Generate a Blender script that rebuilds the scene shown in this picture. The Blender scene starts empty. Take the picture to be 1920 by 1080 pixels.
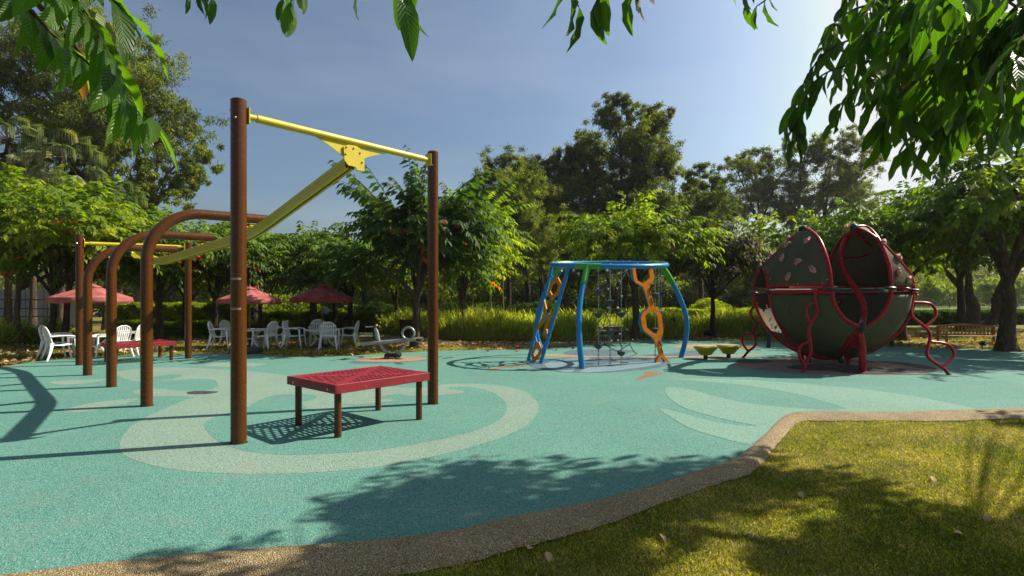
import bpy, math, random
import numpy as np
from mathutils import Vector, Matrix
SC = bpy.context.scene
COL = SC.collection
rad = math.radians
CH = 1.6; F = 1000.0; HY = 562.0; CX = 960.0
SUN = Vector((0.96, 0.275, 0.0)).normalized() * math.cos(rad(43)); SUN.z = math.sin(rad(43))
rng = np.random.default_rng(7)
random.seed(7)

def LS(a,b,n): return [float(v) for v in np.linspace(a,b,n)]
def P(x, y, D):
    return Vector(((x-CX)*D/F, D, CH-(y-HY)*D/F))
def G(x, y, z=0.0):
    D = (CH-z)*F/(y-HY)
    return Vector(((x-CX)*D/F, D, z))

# ------------------------------------------------------------------ materials
def newmat(name):
    m = bpy.data.materials.new(name); m.use_nodes = True
    nt = m.node_tree; nt.nodes.clear()
    out = nt.nodes.new('ShaderNodeOutputMaterial')
    return m, nt, out
def ramp(nt, stops, fac=None, interp='LINEAR'):
    r = nt.nodes.new('ShaderNodeValToRGB'); cr = r.color_ramp; cr.interpolation = interp
    while len(cr.elements) > 1: cr.elements.remove(cr.elements[-1])
    cr.elements[0].position = stops[0][0]; cr.elements[0].color = (*stops[0][1], 1)
    for p, c in stops[1:]:
        e = cr.elements.new(p); e.color = (*c, 1)
    if fac is not None: nt.links.new(fac, r.inputs[0])
    return r
def noise(nt, scale, detail=4, rough=.55, coord=None, dim='3D'):
    n = nt.nodes.new('ShaderNodeTexNoise'); n.inputs['Scale'].default_value = scale
    n.inputs['Detail'].default_value = detail; n.inputs['Roughness'].default_value = rough
    if coord is not None: nt.links.new(coord, n.inputs['Vector'])
    return n
def objco(nt, scale=(1,1,1), which='Object'):
    tc = nt.nodes.new('ShaderNodeTexCoord'); mp = nt.nodes.new('ShaderNodeMapping')
    mp.inputs['Scale'].default_value = scale
    nt.links.new(tc.outputs[which], mp.inputs['Vector']); return mp.outputs['Vector']
def worldco(nt, scale=(1,1,1)):
    g = nt.nodes.new('ShaderNodeNewGeometry'); mp = nt.nodes.new('ShaderNodeMapping')
    mp.inputs['Scale'].default_value = scale
    nt.links.new(g.outputs['Position'], mp.inputs['Vector']); return mp.outputs['Vector']
def bump(nt, h, strength=.3, dist=.01):
    b = nt.nodes.new('ShaderNodeBump'); b.inputs['Strength'].default_value = strength
    b.inputs['Distance'].default_value = dist; nt.links.new(h, b.inputs['Height']); return b.outputs['Normal']
def mixc(nt, fac, a, b, mode='MIX'):
    m = nt.nodes.new('ShaderNodeMix'); m.data_type = 'RGBA'; m.blend_type = mode
    for inp, v in ((m.inputs[0], fac), (m.inputs[6], a), (m.inputs[7], b)):
        if isinstance(v, (int, float)): inp.default_value = v
        elif isinstance(v, tuple): inp.default_value = (*v, 1)
        else: nt.links.new(v, inp)
    return m.outputs[2]
KD=.68; KL=.95
def dim(nt, c, k=None):
    k=k or KD; return mixc(nt, 1.0, c, (k,k,k), 'MULTIPLY')
def scl(c, k): return tuple(min(1, v*k) for v in c)

def paint(name, col, rough=.4, var=.25, spec=.5, scale=3.0, fine=60, bs=.12, metal=0.0, dirt=None):
    m, nt, out = newmat(name)
    b = nt.nodes.new('ShaderNodeBsdfPrincipled')
    w = worldco(nt)
    n1 = noise(nt, scale, 5, .6, w)
    r = ramp(nt, [(.3, scl(col, 1-var)), (.55, col), (.75, scl(col, 1+var*.6))], n1.outputs['Fac'])
    c = r.outputs['Color']
    n2 = noise(nt, scale*7, 6, .7, w)
    if dirt:
        dr = ramp(nt, [(.56, (0,0,0)), (.72, (.6,.6,.6))], n2.outputs['Fac'])
        c = mixc(nt, dr.outputs['Color'], c, dirt)
    nt.links.new(dim(nt,c), b.inputs['Base Color'])
    rr = ramp(nt, [(.3, (rough*.75,)*3), (.7, (min(1, rough*1.35),)*3)], n2.outputs['Fac'])
    nt.links.new(rr.outputs['Color'], b.inputs['Roughness'])
    b.inputs['Specular IOR Level'].default_value = spec
    b.inputs['Metallic'].default_value = metal
    n3 = noise(nt, fine, 3, .6, w)
    nt.links.new(bump(nt, n3.outputs['Fac'], bs, .004), b.inputs['Normal'])
    nt.links.new(b.outputs[0], out.inputs['Surface'])
    return m

def leafmat(name, stops, trans=.48, rough=.55, spec=.22, veins=False, transk=(2.2, 2.25, .5)):
    m, nt, out = newmat(name)
    at = nt.nodes.new('ShaderNodeAttribute'); at.attribute_name = 'tint'
    r = ramp(nt, stops, at.outputs['Fac'])
    c = r.outputs['Color']
    b = nt.nodes.new('ShaderNodeBsdfPrincipled')
    nrm = None
    if veins:
        uv = nt.nodes.new('ShaderNodeUVMap'); uv.uv_map = 'UVMap'
        sep = nt.nodes.new('ShaderNodeSeparateXYZ'); nt.links.new(uv.outputs[0], sep.inputs[0])
        def mth(op, a, b2=None, c2=None):
            n = nt.nodes.new('ShaderNodeMath'); n.operation = op
            for i, v in enumerate((a, b2, c2)):
                if v is None: continue
                if isinstance(v, (int, float)): n.inputs[i].default_value = v
                else: nt.links.new(v, n.inputs[i])
            return n.outputs[0]
        au = mth('ABSOLUTE', mth('SUBTRACT', sep.outputs[0], .5))
        ph = mth('MULTIPLY', mth('SUBTRACT', sep.outputs[1], mth('MULTIPLY', au, .45)), 2*math.pi*13)
        s = mth('SINE', ph)
        vn = mth('POWER', mth('MULTIPLY_ADD', s, .5, .5), 6.0)
        mid = mth('LESS_THAN', au, .02)
        vv = mth('MAXIMUM', mth('MULTIPLY', vn, .45), mid)
        c = mixc(nt, vv, c, scl(stops[1][1], 1.9))
        ns = noise(nt, 9, 4, .6, worldco(nt))
        dr = ramp(nt, [(.66, (0,0,0)), (.74, (.7,.7,.7))], ns.outputs['Fac'])
        c = mixc(nt, dr.outputs['Color'], c, (.16, .12, .03))
        nrm = bump(nt, mth('MULTIPLY_ADD', s, .5, .5), .5, .006)
        nt.links.new(nrm, b.inputs['Normal'])
    c = dim(nt, c, KL)
    nt.links.new(c, b.inputs['Base Color'])
    b.inputs['Roughness'].default_value = rough
    b.inputs['Specular IOR Level'].default_value = spec
    t = nt.nodes.new('ShaderNodeBsdfTranslucent')
    tcn = mixc(nt, 1.0, c, transk, 'MULTIPLY')
    nt.links.new(tcn, t.inputs['Color'])
    mx = nt.nodes.new('ShaderNodeMixShader'); mx.inputs[0].default_value = trans
    nt.links.new(b.outputs[0], mx.inputs[1]); nt.links.new(t.outputs[0], mx.inputs[2])
    nt.links.new(mx.outputs[0], out.inputs['Surface'])
    return m

def rubber(name, col, col2, grain=.45):
    m, nt, out = newmat(name)
    b = nt.nodes.new('ShaderNodeBsdfPrincipled')
    w = worldco(nt)
    big = noise(nt, .5, 5, .6, w)
    base = ramp(nt, [(.3, scl(col, .9)), (.5, col), (.72, col2)], big.outputs['Fac']).outputs['Color']
    vo = nt.nodes.new('ShaderNodeTexVoronoi'); vo.inputs['Scale'].default_value = 105
    nt.links.new(w, vo.inputs['Vector'])
    sp = nt.nodes.new('ShaderNodeSeparateColor'); nt.links.new(vo.outputs['Color'], sp.inputs[0])
    g1 = ramp(nt, [(0, (1-grain*1.25,)*3), (.3, (1-grain*.4,)*3), (.75, (1.0,)*3), (.9, (1+grain*.0+.0,)*3), (1, (1,)*3)], sp.outputs[0])
    c = mixc(nt, 1.0, base, g1.outputs['Color'], 'MULTIPLY')
    g2 = ramp(nt, [(.8, (0,0,0)), (1, (.3,.3,.3))], sp.outputs[1])
    c = mixc(nt, g2.outputs['Color'], c, (.75,.8,.72))
    st = noise(nt, 1.7, 7, .68, w)
    sr = ramp(nt, [(.54, (0,0,0)), (.76, (.42,.42,.42))], st.outputs['Fac'])
    c = mixc(nt, sr.outputs['Color'], c, (.30,.30,.22))
    nt.links.new(dim(nt,c), b.inputs['Base Color'])
    b.inputs['Roughness'].default_value = .85; b.inputs['Specular IOR Level'].default_value = .25
    nt.links.new(bump(nt, vo.outputs['Distance'], .8, .006), b.inputs['Normal'])
    nt.links.new(b.outputs[0], out.inputs['Surface'])
    return m

def ramped_ground(name, stops, scale, fine, bs=.5, dist=.03, stops2=None, rough=.9):
    m, nt, out = newmat(name)
    b = nt.nodes.new('ShaderNodeBsdfPrincipled'); w = worldco(nt)
    n1 = noise(nt, scale, 8, .65, w)
    c = ramp(nt, stops, n1.outputs['Fac']).outputs['Color']
    n2 = noise(nt, fine, 4, .7, w)
    k = ramp(nt, [(.3, (.5,.5,.5)), (.7, (1.25,1.25,1.25))], n2.outputs['Fac'])
    c = mixc(nt, 1.0, c, k.outputs['Color'], 'MULTIPLY')
    nt.links.new(dim(nt,c), b.inputs['Base Color']); b.inputs['Roughness'].default_value = rough
    b.inputs['Specular IOR Level'].default_value = .2
    nt.links.new(bump(nt, n2.outputs['Fac'], bs, dist), b.inputs['Normal'])
    nt.links.new(b.outputs[0], out.inputs['Surface']); return m

def bark(name, a, b_, scale=(14,14,3)):
    m, nt, out = newmat(name)
    b = nt.nodes.new('ShaderNodeBsdfPrincipled'); w = worldco(nt, scale)
    n = noise(nt, 1, 8, .7, w)
    c = ramp(nt, [(.3, scl(a,.6)), (.5, a), (.7, b_)], n.outputs['Fac'])
    nt.links.new(dim(nt,c.outputs['Color']), b.inputs['Base Color']); b.inputs['Roughness'].default_value = .95
    b.inputs['Specular IOR Level'].default_value = .15
    nt.links.new(bump(nt, n.outputs['Fac'], 1.0, .05), b.inputs['Normal'])
    nt.links.new(b.outputs[0], out.inputs['Surface']); return m

M = {}
M['brown'] = paint('brown_powder_coat', (.108, .033, .004), .24, .07, .34, fine=25, bs=.015)
M['yellow'] = paint('yellow_powder_coat', (.74, .60, .012), .4, .1, .5, dirt=(.5,.42,.1), bs=.03)
M['channel'] = paint('yellow_green_channel', (.72, .53, .010), .4, .1, .5, bs=.03)
M['groove'] = paint('dark_groove', (.04,.04,.012), .7, .1, .3)
M['red_deck'] = paint('red_vinyl_deck', (.30, .012, .024), .5, .15, .4, dirt=(.28,.12,.11))
M['steel'] = paint('bright_steel', (.55,.55,.53), .3, .1, .5, metal=.8)
M['galv'] = paint('galvanised_steel', (.42,.44,.44), .42, .15, .5, metal=.55)
M['black'] = paint('black_plastic', (.018,.019,.02), .5, .2, .4)
M['blue'] = paint('blue_powder_coat', (.012, .25, .60), .3, .1, .5, bs=.03)
M['green'] = paint('green_coupling', (.06, .42, .03), .4, .1, .5, bs=.03)
M['orange'] = paint('orange_board', (.98, .29, .010), .45, .08, .4, bs=.03)
M['pod'] = paint('grey_rubber_pod', (.055,.075,.08), .55, .15, .4)
M['rope'] = paint('black_rope', (.015,.02,.018), .8, .2, .2)
M['alu'] = paint('grey_coupler', (.5,.5,.48), .45, .1, .5)
M['redpipe'] = paint('red_powder_coat', (.46, .008, .014), .28, .1, .28, bs=.03)
M['panel'] = paint('olive_panel_board', (.118, .104, .055), .6, .2, .14, dirt=(.15,.135,.09))
M['hold'] = paint('pink_climbing_hold', (.66, .27, .23), .6, .15, .3)
M['redhold'] = paint('red_climbing_hold', (.5, .03, .05), .6, .15, .3)
M['teal'] = paint('dark_teal_post', (.012,.04,.048), .45, .15, .4)
M['podyellow'] = paint('yellow_pod_plastic', (.68, .56, .008), .5, .12, .4, dirt=(.4,.33,.06))
M['podtop'] = paint('pale_pod_top', (.45,.42,.30), .7, .1, .3)
M['white'] = paint('white_resin', (.96,.96,.93), .45, .1, .45, dirt=(.42,.41,.37))
for _n in M['white'].node_tree.nodes:
    if _n.type=='MIX' and _n.blend_type=='MULTIPLY': _n.inputs[7].default_value=(.88,.88,.88,1)
M['canopy'] = None
M['wood'] = paint('varnished_wood', (.34,.165,.035), .5, .3, .4, scale=6)
M['bin'] = paint('dark_wood_slats', (.035,.014,.008), .6, .3, .3, scale=9)
M['concrete'] = ramped_ground('concrete_path', [(.3,(.25,.24,.22)),(.6,(.36,.35,.32)),(.8,(.42,.41,.38))], 1.2, 30, .3, .01)
M['lawn'] = ramped_ground('lawn_soil', [(.3,(.12,.14,.018)),(.48,(.22,.20,.035)),(.6,(.34,.26,.09)),(.8,(.38,.26,.14))], .9, 70, .8, .02)
M['far_lawn'] = M['lawn']
M['turq'] = rubber('turquoise_rubber', (.128,.355,.290), (.152,.39,.325))
M['pale'] = rubber('pale_green_rubber', (.27,.415,.33), (.295,.435,.35))
M['mint'] = rubber('mint_rubber', (.225,.44,.35), (.25,.465,.38))
M['slate'] = rubber('slate_blue_rubber', (.10,.185,.25), (.12,.20,.27))
M['sky_rub'] = rubber('light_blue_rubber', (.21,.36,.42), (.25,.40,.45))
M['tan_rub'] = rubber('tan_rubber', (.50,.33,.17), (.55,.37,.20))
M['pink_rub'] = rubber('pink_rubber', (.36,.21,.18), (.40,.24,.20))
M['dark_rub'] = rubber('charcoal_rubber', (.045,.05,.052), (.06,.065,.065))
M['rust_rub'] = rubber('rust_rubber', (.36,.17,.11), (.4,.2,.13))
M['bark'] = bark('brown_bark', (.10,.068,.042), (.22,.16,.10))
M['barkdark'] = bark('dark_bark', (.045,.032,.024), (.10,.075,.05))
M['barkpale'] = bark('pale_bark', (.22,.16,.11), (.38,.31,.24), (5,5,1.2))

def kerb_mat():
    m, nt, out = newmat('gravel_kerb')
    b = nt.nodes.new('ShaderNodeBsdfPrincipled'); w = worldco(nt)
    vo = nt.nodes.new('ShaderNodeTexVoronoi'); vo.inputs['Scale'].default_value = 125
    nt.links.new(w, vo.inputs['Vector'])
    sp = nt.nodes.new('ShaderNodeSeparateColor'); nt.links.new(vo.outputs['Color'], sp.inputs[0])
    c = ramp(nt, [(0,(.11,.07,.02)),(.25,(.40,.26,.07)),(.5,(.48,.34,.14)),(.7,(.30,.22,.10)),(.88,(.60,.50,.30)),(1,(.70,.66,.52))], sp.outputs[0]).outputs['Color']
    n = noise(nt, 2.0, 5, .6, w)
    k = ramp(nt, [(.3,(.75,.72,.7)),(.7,(1.1,1.1,1.1))], n.outputs['Fac'])
    c = mixc(nt, 1.0, c, k.outputs['Color'], 'MULTIPLY')
    nt.links.new(dim(nt,c), b.inputs['Base Color']); b.inputs['Roughness'].default_value = .75
    nt.links.new(bump(nt, vo.outputs['Distance'], 1.0, .012), b.inputs['Normal'])
    nt.links.new(b.outputs[0], out.inputs['Surface']); return m
M['kerb'] = kerb_mat()

def canopy_mat(name='faded_red_canvas',st=None):
    m, nt, out = newmat(name)
    w = worldco(nt); n = noise(nt, 2.2, 6, .6, w)
    g = nt.nodes.new('ShaderNodeNewGeometry')
    c = ramp(nt, st or [(.3,(.45,.07,.07)),(.5,(.58,.16,.14)),(.72,(.66,.27,.22))], n.outputs['Fac']).outputs['Color']
    b = nt.nodes.new('ShaderNodeBsdfPrincipled'); nt.links.new(dim(nt,c), b.inputs['Base Color']); b.inputs['Roughness'].default_value = .85
    t = nt.nodes.new('ShaderNodeBsdfTranslucent'); nt.links.new(c, t.inputs['Color'])
    n2 = noise(nt, 9, 3, .5, w); nt.links.new(bump(nt, n2.outputs['Fac'], .35, .05), b.inputs['Normal'])
    mx = nt.nodes.new('ShaderNodeMixShader'); mx.inputs[0].default_value = .25
    nt.links.new(b.outputs[0], mx.inputs[1]); nt.links.new(t.outputs[0], mx.inputs[2]); nt.links.new(mx.outputs[0], out.inputs['Surface'])
    return m
M['canopy'] = canopy_mat(); M['canopy_shaded'] = canopy_mat('shaded_red_canvas',[(.3,(.32,.02,.03)),(.5,(.42,.05,.055)),(.72,(.50,.12,.11))])  # second canvas: tree shade on the third parasol painted in as darker red

GREEN = [(0,(.025,.050,.006)),(.35,(.060,.115,.010)),(.7,(.125,.205,.014)),(.93,(.21,.25,.016)),(.955,(.34,.12,.015)),(1,(.46,.06,.02))]
M['leaf_lush'] = leafmat('lush_leaves', [(0,(.035,.065,.006)),(.35,(.085,.15,.009)),(.7,(.19,.255,.014)),(.94,(.30,.31,.018)),(.96,(.50,.14,.015)),(1,(.5,.06,.02))], .48)
M['leaf_mid'] = leafmat('mid_leaves', GREEN, .36)
M['leaf_red'] = leafmat('reddening_leaves', [(0,(.016,.038,.008)),(.4,(.035,.075,.011)),(.8,(.085,.15,.017)),(.93,(.15,.18,.02)),(.95,(.25,.03,.03)),(1,(.50,.03,.04))], .42)
M['leaf_purple'] = leafmat('bronze_leaves', [(0,(0.029,0.033,0.019)),(.4,(0.073,0.065,0.035)),(.6,(0.065,0.114,0.023)),(.9,(0.195,0.212,0.029)),(1,(0.406,0.146,0.048))], .48)
M['leaf_gum'] = leafmat('gum_leaves', [(0,(.04,.062,.014)),(.35,(.10,.135,.024)),(.65,(.20,.24,.04)),(.9,(.31,.31,.055)),(1,(.34,.18,.06))], .46)
M['leaf_paper'] = leafmat('paperbark_leaves', [(0,(.022,.036,.008)),(.35,(.055,.080,.013)),(.65,(.13,.165,.022)),(.9,(.22,.235,.03)),(1,(.26,.16,.04))], .46)
M['leaf_far'] = leafmat('far_leaves', [(0,(0.056,0.075,0.022)),(.5,(0.106,0.131,0.031)),(1,(0.188,0.200,0.050))], .48)
M['leaf_palm'] = leafmat('palm_leaves', [(0,(.03,.055,.02)),(.5,(.09,.13,.05)),(.9,(.22,.25,.12)),(1,(.35,.27,.14))], .3, .4)
M['leaf_hedge'] = leafmat('hedge_leaves', [(0,(.08,.11,.01)),(.5,(.21,.27,.016)),(1,(.38,.40,.03))], .48)
M['leaf_dark'] = leafmat('dark_hedge_leaves', [(0,(0.013,0.029,0.007)),(.5,(0.033,0.065,0.013)),(1,(0.091,0.130,0.026))], .48)  # darker leaf greens for one hedge and several bushes
M['leaf_near'] = leafmat('near_leaves', [(0,(0.015,0.044,0.007)),(.4,(0.033,0.088,0.009)),(.9,(0.083,0.165,0.011)),(.965,(0.143,0.176,0.015)),(.985,(0.20,0.099,0.017)),(1,(0.154,0.033,0.033))], .55, .36, .35, True, (2.6,2.5,.5))
M['blade'] = leafmat('lawn_blades', [(0,(.05,.085,.006)),(.36,(.18,.225,.012)),(.56,(.33,.32,.022)),(.74,(.50,.38,.14)),(1,(.64,.48,.32))], .35, .6, .2)
M['tallgrass'] = leafmat('tall_grass_blades', [(0,(.16,.21,.02)),(.5,(.36,.42,.035)),(.8,(.52,.52,.10)),(.86,(.42,.34,.13)),(1,(.50,.38,.18))], .35, .6, .2)
M['litter'] = leafmat('fallen_leaves', [(0,(.12,.045,.02)),(.5,(.34,.17,.07)),(1,(.5,.36,.22))], .15, .8, .2)

# ------------------------------------------------------------------ object helpers
def tag(o, label=None, cat=None, group=None, kind=None):
    if label: o['label'] = label
    if cat: o['category'] = cat
    if group: o['group'] = group
    if kind: o['kind'] = kind
    return o
def empty(name, loc, label, cat, group=None, rz=0.0):
    o = bpy.data.objects.new(name, None); COL.objects.link(o)
    o.location = loc; o.rotation_euler = (0,0,rz); o.empty_display_size = .3
    return tag(o, label, cat, group)
def copy_tree(o, parent=None):
    c = o.copy(); COL.objects.link(c); c.parent = parent
    for ch in [x for x in o.children]: copy_tree(ch, c)
    return c

class MB:
    def __init__(s): s.v=[]; s.f=[]; s.m=[]; s.mi=0; s.pc=[]
    def _add(s, vs, fs):
        b=len(s.v); s.pc.append((b,len(s.f),len(vs),len(fs))); s.v += [tuple(v) for v in vs]
        s.f += [tuple(i+b for i in f) for f in fs]; s.m += [s.mi]*len(fs)
    def tube(s, pts, r, n=12, caps=True, closed=False):
        pts=[Vector(p) for p in pts]; N=len(pts)
        rs = r if isinstance(r,(list,tuple)) else [r]*N
        tang=[]
        for i in range(N):
            a=pts[(i-1)%N] if closed or i>0 else pts[0]; b=pts[(i+1)%N] if closed or i<N-1 else pts[-1]
            t=(b-a); tang.append(t.normalized() if t.length>1e-9 else Vector((0,0,1)))
        t0=tang[0]; up=Vector((0,0,1)) if abs(t0.z)<.9 else Vector((1,0,0))
        u=t0.cross(up).normalized(); vs=[]
        for i in range(N):
            t=tang[i]; u=(u-t*u.dot(t))
            u = u.normalized() if u.length>1e-6 else t.orthogonal().normalized()
            w=t.cross(u)
            for k in range(n):
                a=2*math.pi*k/n; vs.append(pts[i]+(u*math.cos(a)+w*math.sin(a))*rs[i])
        fs=[]
        for i in range(N if closed else N-1):
            j=(i+1)%N
            for k in range(n):
                k2=(k+1)%n; fs.append((i*n+k,i*n+k2,j*n+k2,j*n+k))
        if caps and not closed:
            fs.append(tuple(reversed(range(n)))); fs.append(tuple((N-1)*n+k for k in range(n)))
        s._add(vs,fs); return s
    def box(s, c, size, rot=None, bevel=0):
        c=Vector(c); hx,hy,hz=[d/2 for d in size]; R=rot if rot is not None else Matrix.Identity(3)
        if bevel<=0:
            vs=[c+R@Vector((x*hx,y*hy,z*hz)) for x in(-1,1) for y in(-1,1) for z in(-1,1)]
            s._add(vs,[(0,1,3,2),(4,6,7,5),(0,4,5,1),(2,3,7,6),(0,2,6,4),(1,5,7,3)])
        else:
            b=bevel; vs=[];
            prof=[(-hz,b),(-hz+b,0),(hz-b,0),(hz,b)]
            for z,i in prof:
                x=hx-i; y=hy-i; k=b
                for px,py in ((x-k*0,y-k),(x-k,y),(-x+k,y),(-x,y-k),(-x,-y+k),(-x+k,-y),(x-k,-y),(x,-y+k)):
                    vs.append(c+R@Vector((px,py,z)))
            fs=[tuple(reversed(range(8))),tuple(24+i for i in range(8))]
            for r_ in range(3):
                for k in range(8):
                    k2=(k+1)%8; fs.append((r_*8+k,r_*8+k2,(r_+1)*8+k2,(r_+1)*8+k))
            s._add(vs,fs)
        return s
    def lathe(s, c, prof, n=20, axis=None, sx=1, sy=1):
        c=Vector(c); R=Matrix.Identity(3)
        if axis is not None: R=Vector((0,0,1)).rotation_difference(Vector(axis).normalized()).to_matrix()
        vs=[]
        for r,z in prof:
            for k in range(n):
                a=2*math.pi*k/n; vs.append(c+R@Vector((r*math.cos(a)*sx,r*math.sin(a)*sy,z)))
        fs=[]
        for i in range(len(prof)-1):
            for k in range(n):
                k2=(k+1)%n; fs.append((i*n+k,i*n+k2,(i+1)*n+k2,(i+1)*n+k))
        fs.append(tuple(reversed(range(n)))); fs.append(tuple((len(prof)-1)*n+k for k in range(n)))
        s._add(vs,fs); return s
    def ball(s, c, r, n=12, sc=(1,1,1), R=None):
        c=Vector(c); R=R or Matrix.Identity(3); vs=[]; m=max(4,n//2)
        for i in range(1,m):
            th=math.pi*i/m
            for k in range(n):
                a=2*math.pi*k/n
                vs.append(c+R@Vector((r*sc[0]*math.sin(th)*math.cos(a),r*sc[1]*math.sin(th)*math.sin(a),r*sc[2]*math.cos(th))))
        vs.append(c+R@Vector((0,0,r*sc[2]))); vs.append(c+R@Vector((0,0,-r*sc[2])))
        T=len(vs)-2; fs=[]
        for i in range(m-2):
            for k in range(n):
                k2=(k+1)%n; fs.append((i*n+k,(i+1)*n+k,(i+1)*n+k2,i*n+k2))
        for k in range(n):
            k2=(k+1)%n; fs.append((T,k,k2)); fs.append((T+1,(m-2)*n+k2,(m-2)*n+k))
        s._add(vs,fs); return s
    def prism(s, poly, d):       # poly: list of Vectors, extruded by vector d
        d=Vector(d); n=len(poly); vs=[Vector(p) for p in poly]+[Vector(p)+d for p in poly]
        fs=[tuple(range(n)),tuple(reversed(range(n,2*n)))]
        for k in range(n):
            k2=(k+1)%n; fs.append((k,k+n,k2+n,k2))
        s._add(vs,fs); return s
    def ringprism(s, outer, inner, d):
        d=Vector(d); n=len(outer)
        vs=[Vector(p) for p in outer]+[Vector(p) for p in inner]+[Vector(p)+d for p in outer]+[Vector(p)+d for p in inner]; fs=[]
        for k in range(n):
            k2=(k+1)%n
            fs += [(k,k2,n+k2,n+k),(2*n+k,3*n+k,3*n+k2,2*n+k2),(k,2*n+k,2*n+k2,k2),(n+k,n+k2,3*n+k2,3*n+k)]
        s._add(vs,fs); return s
    def grid(s, rows):
        n=len(rows[0]); vs=[p for r in rows for p in r]; fs=[]
        for i in range(len(rows)-1):
            for k in range(n-1): fs.append((i*n+k,i*n+k+1,(i+1)*n+k+1,(i+1)*n+k))
        s._add(vs,fs); return s
    def each(s, name, mat, parent):
        out=[]
        for b,f0,nv,nf in s.pc:
            q=MB(); q._add(s.v[b:b+nv],[tuple(i-b for i in f) for f in s.f[f0:f0+nf]]); out.append(q.build(name,mat,parent))
        return out
    def build(s, name, mats, parent=None, origin=(0,0,0), smooth=True, angle=38):
        me=bpy.data.meshes.new(name); O=Vector(origin)
        me.from_pydata([tuple(Vector(v)-O) for v in s.v],[],s.f)
        if not isinstance(mats,(list,tuple)): mats=[mats]
        for m in mats: me.materials.append(m)
        me.polygons.foreach_set('material_index', s.m)
        if smooth:
            me.shade_smooth(); me.set_sharp_from_angle(angle=rad(angle))
        me.update()
        o=bpy.data.objects.new(name,me); COL.objects.link(o)
        if parent is not None:
            o.parent=parent
        else: o.location=O
        return o

def spline(pts, k=6, closed=False):
    pts=[Vector(p) for p in pts]; n=len(pts); out=[]
    rngi = range(n if closed else n-1)
    for i in rngi:
        p0=pts[(i-1)%n] if closed or i>0 else pts[0]*2-pts[1]
        p1=pts[i]; p2=pts[(i+1)%n]
        p3=pts[(i+2)%n] if closed or i+2<n else pts[-1]*2-pts[-2]
        for j in range(k):
            t=j/k
            out.append(.5*((2*p1)+(p2-p0)*t+(2*p0-5*p1+4*p2-p3)*t*t+(3*p1-p0-3*p2+p3)*t**3))
    if not closed: out.append(pts[-1])
    return out
def resample(pts, n):
    pts=[Vector(p) for p in pts]; L=[0]
    for a,b in zip(pts,pts[1:]): L.append(L[-1]+(b-a).length)
    out=[]; j=0
    for i in range(n):
        s=L[-1]*i/(n-1)
        while j<len(L)-2 and L[j+1]<s: j+=1
        t=(s-L[j])/max(1e-9,L[j+1]-L[j]); out.append(pts[j].lerp(pts[j+1],min(1,max(0,t))))
    return out

# ------------------------------------------------------------------ leaves (numpy)
def nrm(a): return a/np.maximum(1e-9,np.linalg.norm(a,axis=-1,keepdims=True))
class Leaves:
    def __init__(s): s.P=[];s.D=[];s.N=[];s.L=[];s.W=[];s.T=[]
    def add(s,Pp,D,N,L,W,T):
        n=len(Pp); s.P.append(Pp); s.D.append(nrm(D)); s.N.append(N)
        s.L.append(np.broadcast_to(L,(n,)).astype(float)); s.W.append(np.broadcast_to(W,(n,)).astype(float)); s.T.append(np.broadcast_to(T,(n,)).astype(float))
    def count(s): return sum(len(p) for p in s.P)
    def build(s,name,mat,parent=None,origin=(0,0,0),detail=0,droop=.25):
        Pp=np.concatenate(s.P)-np.array(origin); D=np.concatenate(s.D); N=np.concatenate(s.N)
        L=np.concatenate(s.L)[:,None]; W=np.concatenate(s.W)[:,None]; T=np.concatenate(s.T)
        S=nrm(np.cross(D,N)); N=nrm(np.cross(S,D)); n=len(Pp)
        if detail==0:
            V=np.stack([Pp,Pp+D*L*.45+S*W*.5+N*W*.16,Pp+D*L-N*L*.12,Pp+D*L*.45-S*W*.5+N*W*.16],1).reshape(-1,3)
            base=np.arange(n)[:,None]*4
            Fc=np.concatenate([base+np.array([0,1,2]),base+np.array([0,2,3])],1).reshape(-1,3)
            k=4; uv=None
        else:
            ts=np.array([0,.1,.26,.46,.66,.84,.95,1.0]); ws=np.array([.04,.52,.86,1.0,.92,.6,.25,.0])
            rows=[]
            r3=rng.random((n,1)); bend=droop*(.5+r3)
            curl=(rng.random((n,1))-.3)*.35
            for t,w in zip(ts,ws):
                c=Pp+D*L*(t*(1-.12*bend*t))-N*L*bend*t*t
                wav=.035*np.sin(t*17+r3*6)*w
                rows += [c+S*W*.5*w+N*W*(.18+curl*.4)*w+N*L*wav, c, c-S*W*.5*w+N*W*(.18+curl*.4)*w-N*L*wav]
            V=np.stack(rows,1); k=V.shape[1]; V=V.reshape(-1,3)
            base=np.arange(n)[:,None]*k; fl=[]
            for i in range(len(ts)-1):
                a=i*3
                fl += [[a,a+1,a+4,a+3],[a+1,a+2,a+5,a+4]]
            Fc=np.concatenate([base+np.array(f) for f in fl],1).reshape(-1,4)
            uvt=np.array([[u,t] for t in ts for u in (0,.5,1)])
            uv=uvt
        me=bpy.data.meshes.new(name); nf=len(Fc); c=Fc.shape[1]
        me.vertices.add(len(V)); me.vertices.foreach_set('co',V.astype(np.float32).ravel())
        me.loops.add(nf*c); me.loops.foreach_set('vertex_index',Fc.astype(np.int32).ravel())
        me.polygons.add(nf); me.polygons.foreach_set('loop_start',np.arange(0,nf*c,c,dtype=np.int32))
        try: me.polygons.foreach_set('loop_total',np.full(nf,c,dtype=np.int32))
        except Exception: pass
        at=me.attributes.new('tint','FLOAT','POINT'); at.data.foreach_set('value',np.repeat(T,k).astype(np.float32))
        if uv is not None:
            ul=me.uv_layers.new(name='UVMap'); ul.data.foreach_set('uv',np.ascontiguousarray(uv[(Fc%k)].reshape(-1,2)).astype(np.float32).ravel())
        me.materials.append(mat); me.update(calc_edges=True); me.validate()
        if detail: me.shade_smooth()
        o=bpy.data.objects.new(name,me); COL.objects.link(o)
        if parent is not None: o.parent=parent
        else: o.location=origin
        return o

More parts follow.
